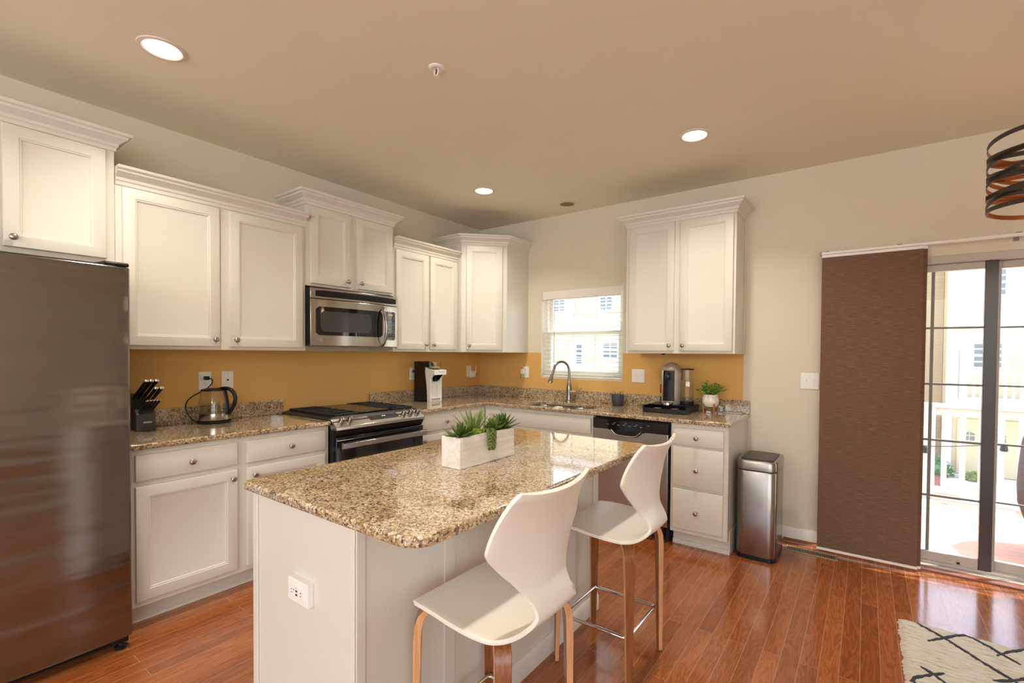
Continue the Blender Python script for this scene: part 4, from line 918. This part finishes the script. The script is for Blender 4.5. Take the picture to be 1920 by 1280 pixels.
for k in range(78):
    s = k/77; a = k*2.4; cx = 2.200+.042*min(1, s/.18); cz = 1.046-.078*max(0, s-.14)/.86; rr = .0165*(1-.3*s*s)
    b.sphere((cx+rr*.75*math.cos(a), -2.453+rr*1.25*math.sin(a), cz+.002*math.sin(3*a)), .0066*random.uniform(.85,1.15), 6, (.9,.9,1.35))
obj('trailing_sedum', b, mat('sedum_beads', (.12,.17,.035), .4, nscale=140, namt=.6), t)

# ------------------------------------------------------------------ bar stools
def stool(loc, label, rz=0):
    t = thing('bar_stool', label, 'bar stool', (0,0,0), 'white shell bar stools at the island')
    st_ = [(-.163,.611,.176,0),(-.157,.617,.192,0),(-.14,.622,.200,0),(-.06,.621,.209,.002),(.0,.615,.213,.004),(.06,.610,.215,.006),(.11,.607,.214,.008),(.15,.606,.206,.008),(.18,.609,.184,.006),(.203,.616,.152,.005),(.219,.629,.115,.004),(.226,.645,.094,.004),(.224,.662,.090,.005),(.216,.683,.094,.008),(.205,.704,.102,.013),(.199,.722,.113,.019),(.197,.76,.150,.032),(.196,.80,.190,.041),(.198,.838,.229,.046),(.204,.875,.220,.044),(.216,.915,.210,.04),(.233,.955,.200,.035),(.246,.978,.194,.032),(.2515,.989,.186,.031),(.254,.9935,.173,.03)]
    NS = len(st_); fine = []
    def cr(k, t):
        q = [st_[min(max(k+d, 0), NS-1)] for d in (-1,0,1,2)]
        h = [.5*((2*q[1][c])+(-q[0][c]+q[2][c])*t+(2*q[0][c]-5*q[1][c]+4*q[2][c]-q[3][c])*t*t+(-q[0][c]+3*q[1][c]-3*q[2][c]+q[3][c])*t**3) for c in (0,1)]
        return (h[0], h[1], q[1][2]+(q[2][2]-q[1][2])*t, q[1][3]+(q[2][3]-q[1][3])*t)
    for k in range(NS-1): fine += [cr(k, t/4) for t in range(4)]
    fine.append(st_[-1])
    hws = [f[2] for f in fine]; hws = [sum(hws[max(0,k-1):k+2])/len(hws[max(0,k-1):k+2]) for k in range(len(hws))]
    n_ = 24; vs, fs = [], []
    pts = [Vector((f[0], 0, f[1])) for f in fine]
    for i, p in enumerate(pts):
        tg = (pts[min(i+1, len(pts)-1)]-pts[max(i-1, 0)]).normalized(); nn = Vector((-tg.z, 0, tg.x))
        for j in range(n_+1):
            f = -1+2*j/n_; vs.append(p+Vector((0, hws[i]*f, 0))+nn*fine[i][3]*f*f)
    for i in range(len(pts)-1):
        for j in range(n_): a = i*(n_+1)+j; fs.append((a, a+1, a+n_+2, a+n_+1))
    b = B(); b.add(vs, fs); sh = obj('seat_shell', b, SHELLW, t, ang=80)
    md = sh.modifiers.new('t', 'SOLIDIFY'); md.thickness = .0125; md.offset = 0; md.use_even_offset = True
    md = sh.modifiers.new('e', 'BEVEL'); md.width = .0035; md.segments = 2; md.limit_method = 'ANGLE'; md.angle_limit = math.radians(50)
    for sx, sy in ((-1,-1),(1,-1),(-1,1),(1,1)):
        fx, fy = .172*sx, .174*sy; rad = Vector((sx, sy, 0)).normalized(); tan = Vector((-rad.y, rad.x, 0)); F0 = Vector((fx, fy, 0))
        prof = [(0,.0),(-.004,.25),(-.008,.50),(-.011,.535),(-.019,.562),(-.036,.581),(-.06,.590),(-.115,.5955)]
        wd = [.013,.017,.0225,.0235,.024,.024,.024,.023]; th = [.009,.0105,.0125,.012,.011,.010,.0095,.009]
        rings = []
        for i, (r_, z) in enumerate(prof):
            a = Vector(prof[max(i-1,0)]); c2 = Vector(prof[min(i+1,len(prof)-1)]); d2 = (c2-a).normalized(); nn = rad*d2.y - Vector((0,0,1))*d2.x
            if sx > 0: pass
            c = F0+rad*r_+Vector((0,0,z+.004))
            rings.append([c-tan*wd[i]-nn*th[i], c+tan*wd[i]-nn*th[i], c+tan*wd[i]+nn*th[i], c-tan*wd[i]+nn*th[i]])
        b = B(); N = len(rings); vs = [p for r in rings for p in r]; b.cur = 0
        for i in range(N-1):
            for j in range(4):
                b.cur = 1 if j in (1, 3) else 0
                k0, k1 = i*4+j, i*4+(j+1) % 4
                b.f.append([k0, k1, k1+4, k0+4]); b.mi.append(b.cur)
        b.f += [[3,2,1,0], [(N-1)*4+j for j in range(4)]]; b.mi += [1, 1]; b.v = [Vector(p) for p in vs]
        lg = obj('leg', b, [WALNUT, PLY], t, bevel=.002)
        obj('foot_glide', B().lathe([(0,0),(.008,0),(.009,.004),(0,.0045)], (fx,fy,0), 14), mat('glide_plastic', (.3,.2,.15), .5), lg)
    obj('seat_mount', B().prism(rrect(-.10,.10,-.09,.09,.03,4), 'z', .596, .6005), WALNUT, t)
    pts = [(p[0], p[1], .205) for p in rrect(-.154, .154, -.156, .156, .018, 5)]
    obj('foot_rail', B().tube(pts, .0075, 10, True), CHROME, t, ang=70)
    t.location = loc; t.rotation_euler = (0,0,rz); return t
stool((2.568,-2.009,0), 'white shell bar stool with wooden legs, between the island and dishwasher')
stool((2.563,-2.816,0), 'white shell bar stool with wooden legs, at the island end with the outlet')

# ------------------------------------------------------------------ trash can, vent, rug, curtain
t = thing('trash_can', 'tall brushed stainless trash can beside the drawer cabinet', 'trash can', (2.92,-.35,0))
ax0, ax1, ay0, ay1 = 2.79, 3.036, -.536, -.165
R = lambda i, z, r=.05: [(p[0], p[1], z) for p in rrect(ax0+i, ax1-i, ay0+i, ay1-i, r, 8)]
obj('bin_body', B().loft([R(.004,.024), R(.001,.04), R(0,.585), R(.003,.5915)]), STEELZ, t)
obj('base_ring', B().loft([R(.004,0), R(-.001,.003), R(-.001,.024), R(.004,.026)]), BLACK, t)
obj('lid_band', B().loft([R(.003,.5985), R(-.001,.600), R(-.001,.65), R(.004,.662), R(.018,.664)]), STEELZ, t)
b = B(); L2 = lambda i, z: [(p[0], p[1], z) for p in rrect(ax0+i, ax1-i, ay0+i, ay1-i-.02, .035, 8)]
obj('lid', b.loft([L2(.022,.6642), L2(.022,.668), L2(.026,.671), L2(.034,.6715)]), mat('dark_bronze_lid', (.035,.030,.027), .38), t)
obj('lid_seam', B().loft([R(.007,.588), R(.007,.602)]), BLACK, t)
t = thing('floor_vent', 'bronze floor register between the trash can and curtain', 'vent', (3.2,-.17,0))
BRZ = mat('bronze_vent', (.42,.31,.19), .4, .6)
vx0, vx1, vy0, vy1 = 3.05, 3.365, -.222, -.128
obj('vent_frame', B().box(vx0, vx1, vy0, vy0+.014, .0003, .005).box(vx0, vx1, vy1-.014, vy1, .0003, .005).box(vx0, vx0+.016, vy0+.014, vy1-.014, .0003, .005).box(vx1-.016, vx1, vy0+.014, vy1-.014, .0003, .005), BRZ, t, bevel=.001)
obj('duct', B().box(vx0+.016, vx1-.016, vy0+.014, vy1-.014, .0003, .001), BLACK, t)
b = B()
for k in range(27): x = vx0+.022+k*.0104; b.box(x, x+.0035, vy0+.014, vy1-.014, .001, .0045)
obj('louvers', b, BRZ, t)
# rug
def rug():
    b = B(); x0, x1, y0, y1 = 3.652, 5.5, -2.6, -.852; nx, ny = 150, 140; vs = []; fs = []
    for i in range(nx+1):
        for j in range(ny+1):
            fx, fy = i/nx, j/ny; e = min(i, nx-i, j, ny-j)
            h = (.016 if e > 1 else (.010 if e == 1 else .0005))+random.uniform(-.0022,.0022)*(1 if e else 0)
            vs.append((x0+(x1-x0)*fx+random.uniform(-.003,.003)+(.0 if e else random.uniform(-.004,.004)), y0+(y1-y0)*fy+random.uniform(-.003,.003)-.012*fx, h))
    for i in range(nx):
        for j in range(ny): a = i*(ny+1)+j; fs.append((a, a+ny+1, a+ny+2, a+1))
    b.add(vs, fs); return b
RUGM = mat('cream_pile', (.60,.55,.43), .95, spec=.1, nscale=70, namt=.18, bump=1, bscale=350)
n, l, p = nt(RUGM); tc = n.new('ShaderNodeTexCoord'); mp = n.new('ShaderNodeMapping'); mp.inputs['Scale'].default_value = (14, 150, 1); mp.inputs['Rotation'].default_value = (0,0,.1)
q = n.new('ShaderNodeTexNoise'); q.inputs['Scale'].default_value = 1; q.inputs['Detail'].default_value = 4; l.new(tc.outputs['Object'], mp.inputs[0]); l.new(mp.outputs[0], q.inputs['Vector'])
r_ = ramp(n, [(.3, (.36,.30,.20)), (.46, (.62,.57,.45)), (.7, (.70,.67,.58))]); l.new(q.outputs['Fac'], r_.inputs[0]); l.new(r_.outputs[0], p.inputs['Base Color'])
t = thing('area_rug', 'cream shag rug with charcoal crossing lines in front of the door', 'rug', (4.5,-1.7,0))
obj('pile', rug(), RUGM, t, ang=80)
b = B()
def stroke(pts, w=.0085):
    pts = smooth([(p[0], p[1], 0) for p in pts], 1); out = []
    for a, c in zip(pts, pts[1:]):
        L_ = (c-a).length; m_ = max(1, int(L_/.012))
        for k in range(m_): out.append(a+(c-a)*k/m_)
    out.append(pts[-1])
    top, bot = [], []
    for i, p in enumerate(out):
        d = (out[min(i+1,len(out)-1)]-out[max(i-1,0)]).normalized(); s = Vector((-d.y, d.x, 0)); k = random.uniform(.7,1.3)*(.6 if i in (0, len(out)-1) else 1)
        z = .0185+random.uniform(-.001,.002)
        top.append([p+s*w*k+Vector((0,0,.012)), p+s*w*k*.7+Vector((0,0,z)), p-s*w*k*.7+Vector((0,0,z)), p-s*w*k+Vector((0,0,.012))])
    b.loft(top)
stroke([(3.728,-.880),(3.828,-.972),(3.873,-1.025),(3.952,-1.12),(4.02,-1.19),(4.12,-1.30),(4.3,-1.50)])
stroke([(3.758,-1.044),(3.824,-.965),(3.883,-.895),(3.915,-.872),(3.978,-.924),(4.022,-.978),(4.07,-1.03)])
stroke([(4.0,-1.0),(4.06,-.92),(4.114,-.866)]); stroke([(3.71,-1.301),(3.752,-1.335),(3.80,-1.40),(3.9,-1.5)]); stroke([(3.79,-1.30),(3.732,-1.357),(3.668,-1.43),(3.70,-1.47)])
stroke([(3.95,-1.24),(4.02,-1.19),(4.12,-1.08),(4.25,-.97)])
for k in range(1, 6):
    for s in (-1, 1):
        stroke([(3.75+.35*k,-1.45-.1*(k % 2)),(3.75+.35*k+.25,-1.45-.1*(k % 2)+s*.3)]); stroke([(3.7+.33*k,-2.1),(3.7+.33*k+.25,-2.1+s*.3)])
obj('woven_lines', b, mat('charcoal_wool', (.035,.038,.042), .95, nscale=200, namt=.4), t)
# curtain track and panels
t = thing('curtain_track', 'long white curtain track above the sliding door', 'curtain track', (4.2,-.08,2.07), 'sliding panel curtain')
obj('rail', B().box(3.232, 5.12, -.098, -.066, 2.062, 2.080), PLATE, t, bevel=.003)
obj('end_cap', B().box(3.222, 3.232, -.1, -.064, 2.058, 2.084), mat('grey_cap', (.35,.34,.33), .5), t)
for x in (3.262, 3.66, 4.205, 4.75): obj('bracket', B().box(x-.012, x+.012, -.072, -.0005, 2.0805, 2.09).box(x-.012, x+.012, -.008, -.0005, 2.05, 2.0805), mat('grey_bracket', (.25,.24,.22), .5), t)
def cpanel(x0, x1, y, z0, z1, label):
    t = thing('panel_curtain', label, 'curtain', ((x0+x1)/2, y, z0), 'sliding panel curtain')
    b = B(); rings = []
    N_ = 24
    for k in range(N_+1):
        f = k/N_; x = x0+(x1-x0)*f; w = .002*math.sin(6*f+1)+.003*f*f
        rings.append([(x, y-.0012+w, z0), (x, y+.0012+w, z0), (x, y+.0012+w*.4, z1), (x, y-.0012+w*.4, z1)])
    obj('fabric', b.loft(rings), FABRIC, t)
    obj('weight_bar', B().box(x0-.002, x1, y-.005, y+.005, z0-.012, z0+.004), PLATE, t, bevel=.001)
    obj('top_carrier', B().box(x0, x1, y-.004, y+.004, z1-.004, z1+.014), PLATE, t)
cpanel(3.236, 3.782, -.089, .022, 2.046, 'front brown woven curtain panel covering the door beside the switch')
cpanel(3.25, 3.80, -.073, .024, 2.046, 'brown woven curtain panel just behind the front one')

# ------------------------------------------------------------------ ceiling fittings
def can(x, y, label):
    t = thing('ceiling_light', label, 'ceiling light', (x, y, CZ), 'recessed ceiling lights')
    obj('trim_ring', B().lathe([(.070,CZ-.0005),(.092,CZ-.0005),(.090,CZ-.005),(.076,CZ-.008),(.070,CZ-.004)], (x,y,0), 36), mat('lamp_trim', (.70,.62,.52), .5), t)
    obj('diffuser', B().lathe([(0,CZ-.003),(.0705,CZ-.003),(.0705,CZ-.001),(0,CZ-.001)], (x,y,0), 36), LAMP, t)
    ld = bpy.data.lights.new('lamp_light', 'AREA'); ld.shape = 'DISK'; ld.size = .13; ld.energy = CAN_W; ld.spread = math.radians(125); ld.color = (1,.91,.78)
    lo = bpy.data.objects.new('lamp_light', ld); COL.objects.link(lo); lo.parent = t; lo.location = (0,0,-.012)
can(.906,-3.168,'lit recessed ceiling light nearest the refrigerator cabinets'); can(2.611,-.97,'lit recessed ceiling light over the dishwasher side, before the right cabinet'); can(.881,-.95,'lit recessed ceiling light above the corner cabinet')
can(2.61,-3.17,'lit recessed ceiling light above the near end of the island, out of the picture')
t = thing('fire_sprinkler', 'small white fire sprinkler hanging from the ceiling over the island', 'sprinkler', (1.811,-2.365,CZ))
obj('escutcheon', B().lathe([(0,CZ-.0005),(.038,CZ-.0005),(.037,CZ-.004),(.028,CZ-.009),(.018,CZ-.006),(0,CZ-.006)], (1.811,-2.365,0), 32), PLATE, t)
obj('sprinkler_frame', B().tube([(1.801,-2.365,CZ-.006),(1.796,-2.365,CZ-.022),(1.811,-2.365,CZ-.040)], .003, 8).tube([(1.821,-2.365,CZ-.006),(1.826,-2.365,CZ-.022),(1.811,-2.365,CZ-.040)], .003, 8), PLATE, t)
obj('glass_bulb', B().tube([(1.811,-2.365,CZ-.008),(1.811,-2.365,CZ-.034)], .0035, 8), mat('dark_red_bulb', (.10,.03,.015), .2), t)
obj('deflector', B().lathe([(0,CZ-.043),(.013,CZ-.043),(.013,CZ-.0415),(0,CZ-.040)], (1.811,-2.365,0), 20), PLATE, t)
t = thing('ceiling_speaker', 'round beige ceiling speaker grille near the back wall', 'speaker', (1.277,-.265,CZ))
obj('rim', B().lathe([(.062,CZ-.0005),(.075,CZ-.0005),(.074,CZ-.005),(.064,CZ-.007)], (1.277,-.265,0), 36), mat('speaker_rim', (.66,.57,.45), .6), t)
obj('speaker_grille', B().lathe([(0,CZ-.004),(.0625,CZ-.004),(.0625,CZ-.0005),(0,CZ-.0005)], (1.277,-.265,0), 36), mat('speaker_mesh', (.26,.20,.13), .8, nscale=500, namt=.3), t)
# unseen globe lights added behind the camera to fill the room
def globe(x, y, label):
    t = thing('added_globe_light', label, 'ceiling light', (x, y, CZ), 'added globe lights behind the camera')
    obj('base', B().lathe([(0,CZ-.0005),(.09,CZ-.0005),(.085,CZ-.03),(0,CZ-.03)], (x,y,0), 28), NICKEL, t)
    obj('globe', B().sphere((x,y,CZ-.15), .125, 24), emis('fill_globe_glass', (1,.92,.8), 4), t)
    ld = bpy.data.lights.new('fill_globe_lamp', 'POINT'); ld.energy = FILL_GLOBE_W; ld.color = (1,.95,.84); ld.shadow_soft_size = .13
    lo = bpy.data.objects.new('fill_globe_lamp', ld); COL.objects.link(lo); lo.parent = t; lo.location = (0,0,-.42)
globe(1.9, -6.2, 'unseen round globe ceiling light added for fill, on the left'); globe(4.7, -6.2, 'unseen round globe ceiling light added for fill, on the right')
# pendant
t = thing('pendant_lamp', 'open drum pendant of dark interlaced metal bands', 'pendant lamp', (4.09,-1.19,CZ))
DKB = mat('dark_bronze_band', (.055,.042,.030), .45, .4); COP = mat('copper_band', (.36,.12,.035), .35, .6)
pcx, pcy, pr = 4.09, -1.19, .192
obj('ceiling_canopy', B().lathe([(0,CZ-.0005),(.065,CZ-.0005),(.06,CZ-.02),(.012,CZ-.028),(0,CZ-.028)], (pcx,pcy,0), 28), DKB, t); obj('stem', B().tube([(pcx,pcy,CZ-.02),(pcx,pcy,2.16)], .006, 8), DKB, t)
obj('lamp_holder', B().lathe([(0,2.09),(.02,2.09),(.022,2.10),(.022,2.16),(0,2.165)], (pcx,pcy,0), 20), DKB, t); obj('bulb', B().lathe([(0,2.0),(.018,2.006),(.03,2.03),(.024,2.06),(.013,2.088),(0,2.088)], (pcx,pcy,0), 20), emis('lit_bulb', (1,.78,.5), 3), t)
ld = bpy.data.lights.new('bulb_light', 'POINT'); ld.energy = 1.5; ld.color = (1,.74,.48); ld.shadow_soft_size = .04; lo = bpy.data.objects.new('bulb_light', ld); COL.objects.link(lo); lo.parent = t; lo.location = (0,0,1.955-CZ)
obj('spider', B().tube([(pcx-pr,pcy,2.13),(pcx+pr,pcy,2.13)], .004, 6).tube([(pcx,pcy-pr,2.13),(pcx,pcy+pr,2.13)], .004, 6), DKB, t)
def ring_(zc, tilt, ph, hh=.009):
    b = B(); rings = []; N_ = 72
    for k in range(N_+1):
        a = 2*PI*k/N_; z = zc+tilt*math.cos(a-ph); x, y = math.cos(a), math.sin(a)
        rings.append([(pcx+pr*x, pcy+pr*y, z-hh), (pcx+pr*x, pcy+pr*y, z+hh), (pcx+(pr-.003)*x, pcy+(pr-.003)*y, z+hh), (pcx+(pr-.003)*x, pcy+(pr-.003)*y, z-hh)])
    bb = B(); n4 = 4; vs = [p for r in rings for p in r]
    bb.v = [Vector(p) for p in vs]
    for i in range(N_):
        for j in range(4): bb.f.append([i*4+j, i*4+(j+1) % 4, i*4+4+(j+1) % 4, i*4+4+j]); bb.mi.append(1 if j == 2 else 0)
    return obj('band', bb, [DKB, COP], t)
for zc, tl, ph in ((2.205,.022,.9),(2.165,.035,2.2),(2.15,.03,4.4),(2.12,.04,1.3),(2.105,.034,5.3),(2.075,.04,3.0),(2.06,.03,.2),(2.025,.035,1.9),(2.005,.03,5.0),(1.972,.006,2.5),(2.225,.03,4.0)): ring_(zc, tl, ph)

# ------------------------------------------------------------------ outside
GZ = -3.0
struct('ground', B().box(-40, 40, -45, 45, GZ-.3, GZ), mat('pale_driveway', (.62,.62,.60), .9, nscale=2, namt=.06))
struct('deck_floor', B().box(2.4, 7.2, .16, 2.28, -.10, -.05), DECKW)
t = thing('deck_railing', 'white deck railing with square balusters outside the sliding door', 'railing', (4.6,2.2,-.05))
obj('top_rail', B().box(2.4, 7.2, 2.15, 2.27, .86, .90), EXTW, t, bevel=.004); obj('sub_rail', B().box(2.4, 7.2, 2.185, 2.235, .79, .855), EXTW, t)
obj('bottom_rail', B().box(2.4, 7.2, 2.185, 2.235, .02, .075), EXTW, t)
x = 2.53
while x < 7.1: obj('baluster', B().box(x-.02, x+.02, 2.19, 2.23, .075, .79), EXTW, t); x += .134
for x in (2.42, 4.02, 5.6, 7.18): obj('post', B().box(x-.045, x+.045, 2.165, 2.255, -.05, .86), EXTW, t)
t = thing('door_mat', 'patterned orange door mat on the far side of the deck', 'mat', (4.2,1.94,-.05))
obj('mat_border', B().box(3.90, 4.62, 1.78, 2.12, -.05, -.043), mat('pale_mat', (.8,.78,.74), .9), t)
MATM = mat('mat_print', (.5,.25,.15), .9); n, l, p = nt(MATM); tc = n.new('ShaderNodeTexCoord'); vo = n.new('ShaderNodeTexVoronoi'); vo.inputs['Scale'].default_value = 22; l.new(tc.outputs['Object'], vo.inputs[0])
sp = n.new('ShaderNodeSeparateColor'); l.new(vo.outputs['Color'], sp.inputs[0]); r_ = ramp(n, [(0,(.55,.16,.08)),(.35,(.75,.45,.3)),(.6,(.35,.22,.15)),(.8,(.55,.5,.15))]); l.new(sp.outputs[0], r_.inputs[0]); l.new(r_.outputs[0], p.inputs['Base Color'])
obj('mat_centre', B().box(4.04, 4.31, 1.85, 2.03, -.0425, -.038), MATM, t)
t = thing('patio_chair', 'dark brown rounded covered chair on the deck behind the door', 'chair', (4.72,.9,-.05))
b = B(); rings = []
for r, z in ((.02,.0),(.10,.015),(.19,.10),(.26,.22),(.30,.36),(.305,.48),(.30,.62),(.285,.80),(.25,.96),(.17,1.07),(.05,1.11)):
    rings.append([(4.722+r*(1+.035*math.sin(9*2*PI*k/48))*math.cos(2*PI*k/48), .9+r*(1+.035*math.sin(9*2*PI*k/48))*math.sin(2*PI*k/48), z-.05) for k in range(48)])
obj('chair_cover', b.loft(rings), mat('brown_cover', (.055,.042,.034), .9, bump=.5, bscale=40), t)
t = thing('string_lights', 'string of black bulb sockets draped along the deck railing', 'string lights', (4.6,2.13,.5))
sp_ = [(2.5,.62),(3.3,.50),(3.98,.46),(4.55,.56),(5.2,.60),(6.0,.46),(7.0,.62)]
obj('wire', B().tube(smooth([(x, 2.13, z) for x, z in sp_]), .004, 6), BLACK, t)
for x, z in ((3.3,.48),(3.985,.445),(4.545,.53),(5.25,.57),(6.0,.44)):
    so = obj('socket', B().lathe([(0,-.03),(.026,-.03),(.03,-.02),(.024,.02),(.012,.035),(0,.035)], (x,2.13,z-.005), 14), BLACK, t)
    obj('bulb', B().sphere((x,2.13,z-.055), .026, 10), CLEAR, so)
# townhouses across the court
def townhouse(label, x0, x1, wins, doors, balcony, garages, trims, name='townhouse'):
    Y = 19.7
    t = thing(name, label, 'house', ((x0+x1)/2, Y+3, GZ), 'cream townhouses across the court')
    obj('wall', B().box(x0, x1, Y, Y+7, GZ, 6.4), SIDING, t)
    rf = obj('roof', B().prism([(Y-.4,6.4),(Y+7.4,6.4),(Y+3.5,8.4)], 'x', x0-.3, x1+.3), mat('grey_shingles', (.25,.24,.23), .9), t)
    obj('band_board', B().box(x0, x1, Y-.08, Y-.001, 2.42, 2.72), EXTW, t)
    b = B()
    for x in trims: b.box(x-.09, x+.09, Y-.06, Y-.001, GZ, 6.4)
    obj('corner_board', b, EXTW, t)
    for cx, cz, w, h in wins:
        f = B(); fr = .26
        f.box(cx-w/2-fr, cx+w/2+fr, Y-.05, Y-.001, cz-h/2-.22, cz+h/2+.22)
        fo = obj('window', f, EXTW, t)
        g = B()
        for sx in (-1, 1):
            for k in range(2):
                xa = cx-w/2 if sx < 0 else cx+.03; za = cz-h/2+k*(h/2+.04)
                for j in range(2): g.box(xa, xa+w/2-.03, Y-.056, Y-.0505, za+j*(h/4), za+j*(h/4)+h/4-.05)
        obj('pane', g, EXTGL, fo)
    for cx, z0 in doors:
        d = obj('door', B().box(cx-.5, cx+.5, Y-.05, Y-.001, z0, z0+2.25), EXTW, t); g = B()
        for k in range(4): g.box(cx-.02, cx+.32, Y-.056, Y-.0505, z0+.9+k*.29, z0+.9+k*.29+.22)
        obj('door_lights', g, EXTGL, d)
    for bx0, bx1 in balcony:
        bo = obj('balcony', B().box(bx0, bx1, Y-2.2, Y-.06, -.55, -.12), EXTW, t)
        r = B().box(bx0, bx1, Y-2.2, Y-2.1, .78, .86).box(bx0, bx1, Y-2.18, Y-2.12, -.06, 0)
        x = bx0+.1
        while x < bx1: r.box(x-.035, x+.035, Y-2.185, Y-2.115, 0, .78); x += .19
        obj('balcony_railing', r, EXTW, bo)
    for gx0, gx1 in garages:
        go = obj('garage_door', B().box(gx0, gx1, Y-.06, Y-.001, GZ+.02, -.93), mat('cream_garage', (.50,.42,.27), .6), t); g = B(); k = gx0+.2
        while k < gx1-.3:
            for u in (0, .16): g.box(k+u, k+u+.13, Y-.066, Y-.0605, -1.72, -1.56); 
            for u in (0, .16): g.add([(k+u,Y-.066,-1.52),(k+u+.13,Y-.066,-1.52),(k+u+.13,Y-.066,-1.40 if u == 0 else -1.47),(k+u,Y-.066,-1.47 if u == 0 else -1.40),(k+u,Y-.0605,-1.52),(k+u+.13,Y-.0605,-1.52),(k+u+.13,Y-.0605,-1.40 if u == 0 else -1.47),(k+u,Y-.0605,-1.47 if u == 0 else -1.40)], [(0,1,2,3),(7,6,5,4),(0,4,5,1),(1,5,6,2),(2,6,7,3),(3,7,4,0)])
            k += .82
        obj('garage_panes', g, EXTGL, go)
    return t
townhouse('cream townhouse seen through the kitchen window', -15.5, -5.6, [(-11.2,4.18,.68,.66),(-8.18,4.15,.68,.68),(-7.9,1.58,.82,.78)], [(-10.0,-.1)], [(-13.5,-6.0)], [(-13.0,-10.6),(-9.6,-7.2)], (-15.4,-5.7))
h = townhouse('cream townhouse with garage doors seen through the sliding door', 5.95, 14.5, [(7.08,1.42,.72,.85),(7.24,4.05,.52,.9),(11.0,1.42,.86,.85),(11.0,4.05,.8,.9)], [], [(6.15,14.2)], [(6.3,8.7),(9.6,12.0)], (6.06,14.4))
obj('side_wing', B().box(4.2, 5.94, 20.6, 26, GZ, 6.4), SIDINGT, h)
b = B()
for x, y in ((5.94,17.55),(6.16,17.55)): b.box(x-.09, x+.09, y-.09, y+.09, -.12, 1.72)
obj('porch_post', b, EXTW, h)
townhouse('cream end townhouse at the left of the sliding door view', -4.5, 3.6, [(-2,1.5,.9,.9),(2.0,1.5,.9,.9),(2.0,4.1,.8,.9)], [], [], [(-3,-.6),(.6,3)], (-4.4,3.5))
# courtyard planting and a few things
def blob(name, label, c, r, sc, M, n_=220, ls=.12):
    b = B(); c = Vector(c)
    for k in range(n_):
        v = Vector((random.gauss(0,1), random.gauss(0,1), abs(random.gauss(0,1)))).normalized()*r*random.uniform(.7,1)
        v = Vector((v.x*sc[0], v.y*sc[1], v.z*sc[2])); leaf(b, c+v, v+Vector((0,0,.2)), ls*random.uniform(.7,1.3), ls*.55, .2, random.uniform(-1,1))
    b.sphere(c+Vector((0,0,r*sc[2]*.35)), r*.75, 10, (sc[0], sc[1], sc[2]*.6))
    return tag(obj(name, b, M, None, loc=c), label, 'shrub')
BUSH = mat('bush_green', (.10,.22,.08), .7, nscale=12, namt=.4)
struct('planting_bed', B().prism([(4.3,15.2),(5.9,15.2),(6.0,19.6),(4.3,19.6)], 'z', GZ, GZ+.04), mat('red_mulch', (.32,.11,.09), .95, nscale=40, namt=.5))
blob('flowering_shrub', 'round green shrub in the red mulch bed', (5.72,18.9,GZ+.03), .42, (1,1,1.5), BUSH)
blob('low_hedge', 'low grassy hedge by the garage corner', (6.75,18.6,GZ), .34, (1.3,.8,.8), mat('hedge_green', (.28,.33,.10), .8, nscale=12, namt=.4))
tag(obj('boulder', B().sphere((5.98,16.7,GZ+.16), .42, 16, (1,.8,.5)), mat('tan_stone', (.6,.48,.34), .9, nscale=8, namt=.2), None, loc=(5.98,16.7,GZ)), 'smooth tan boulder beside the mulch bed', 'boulder')
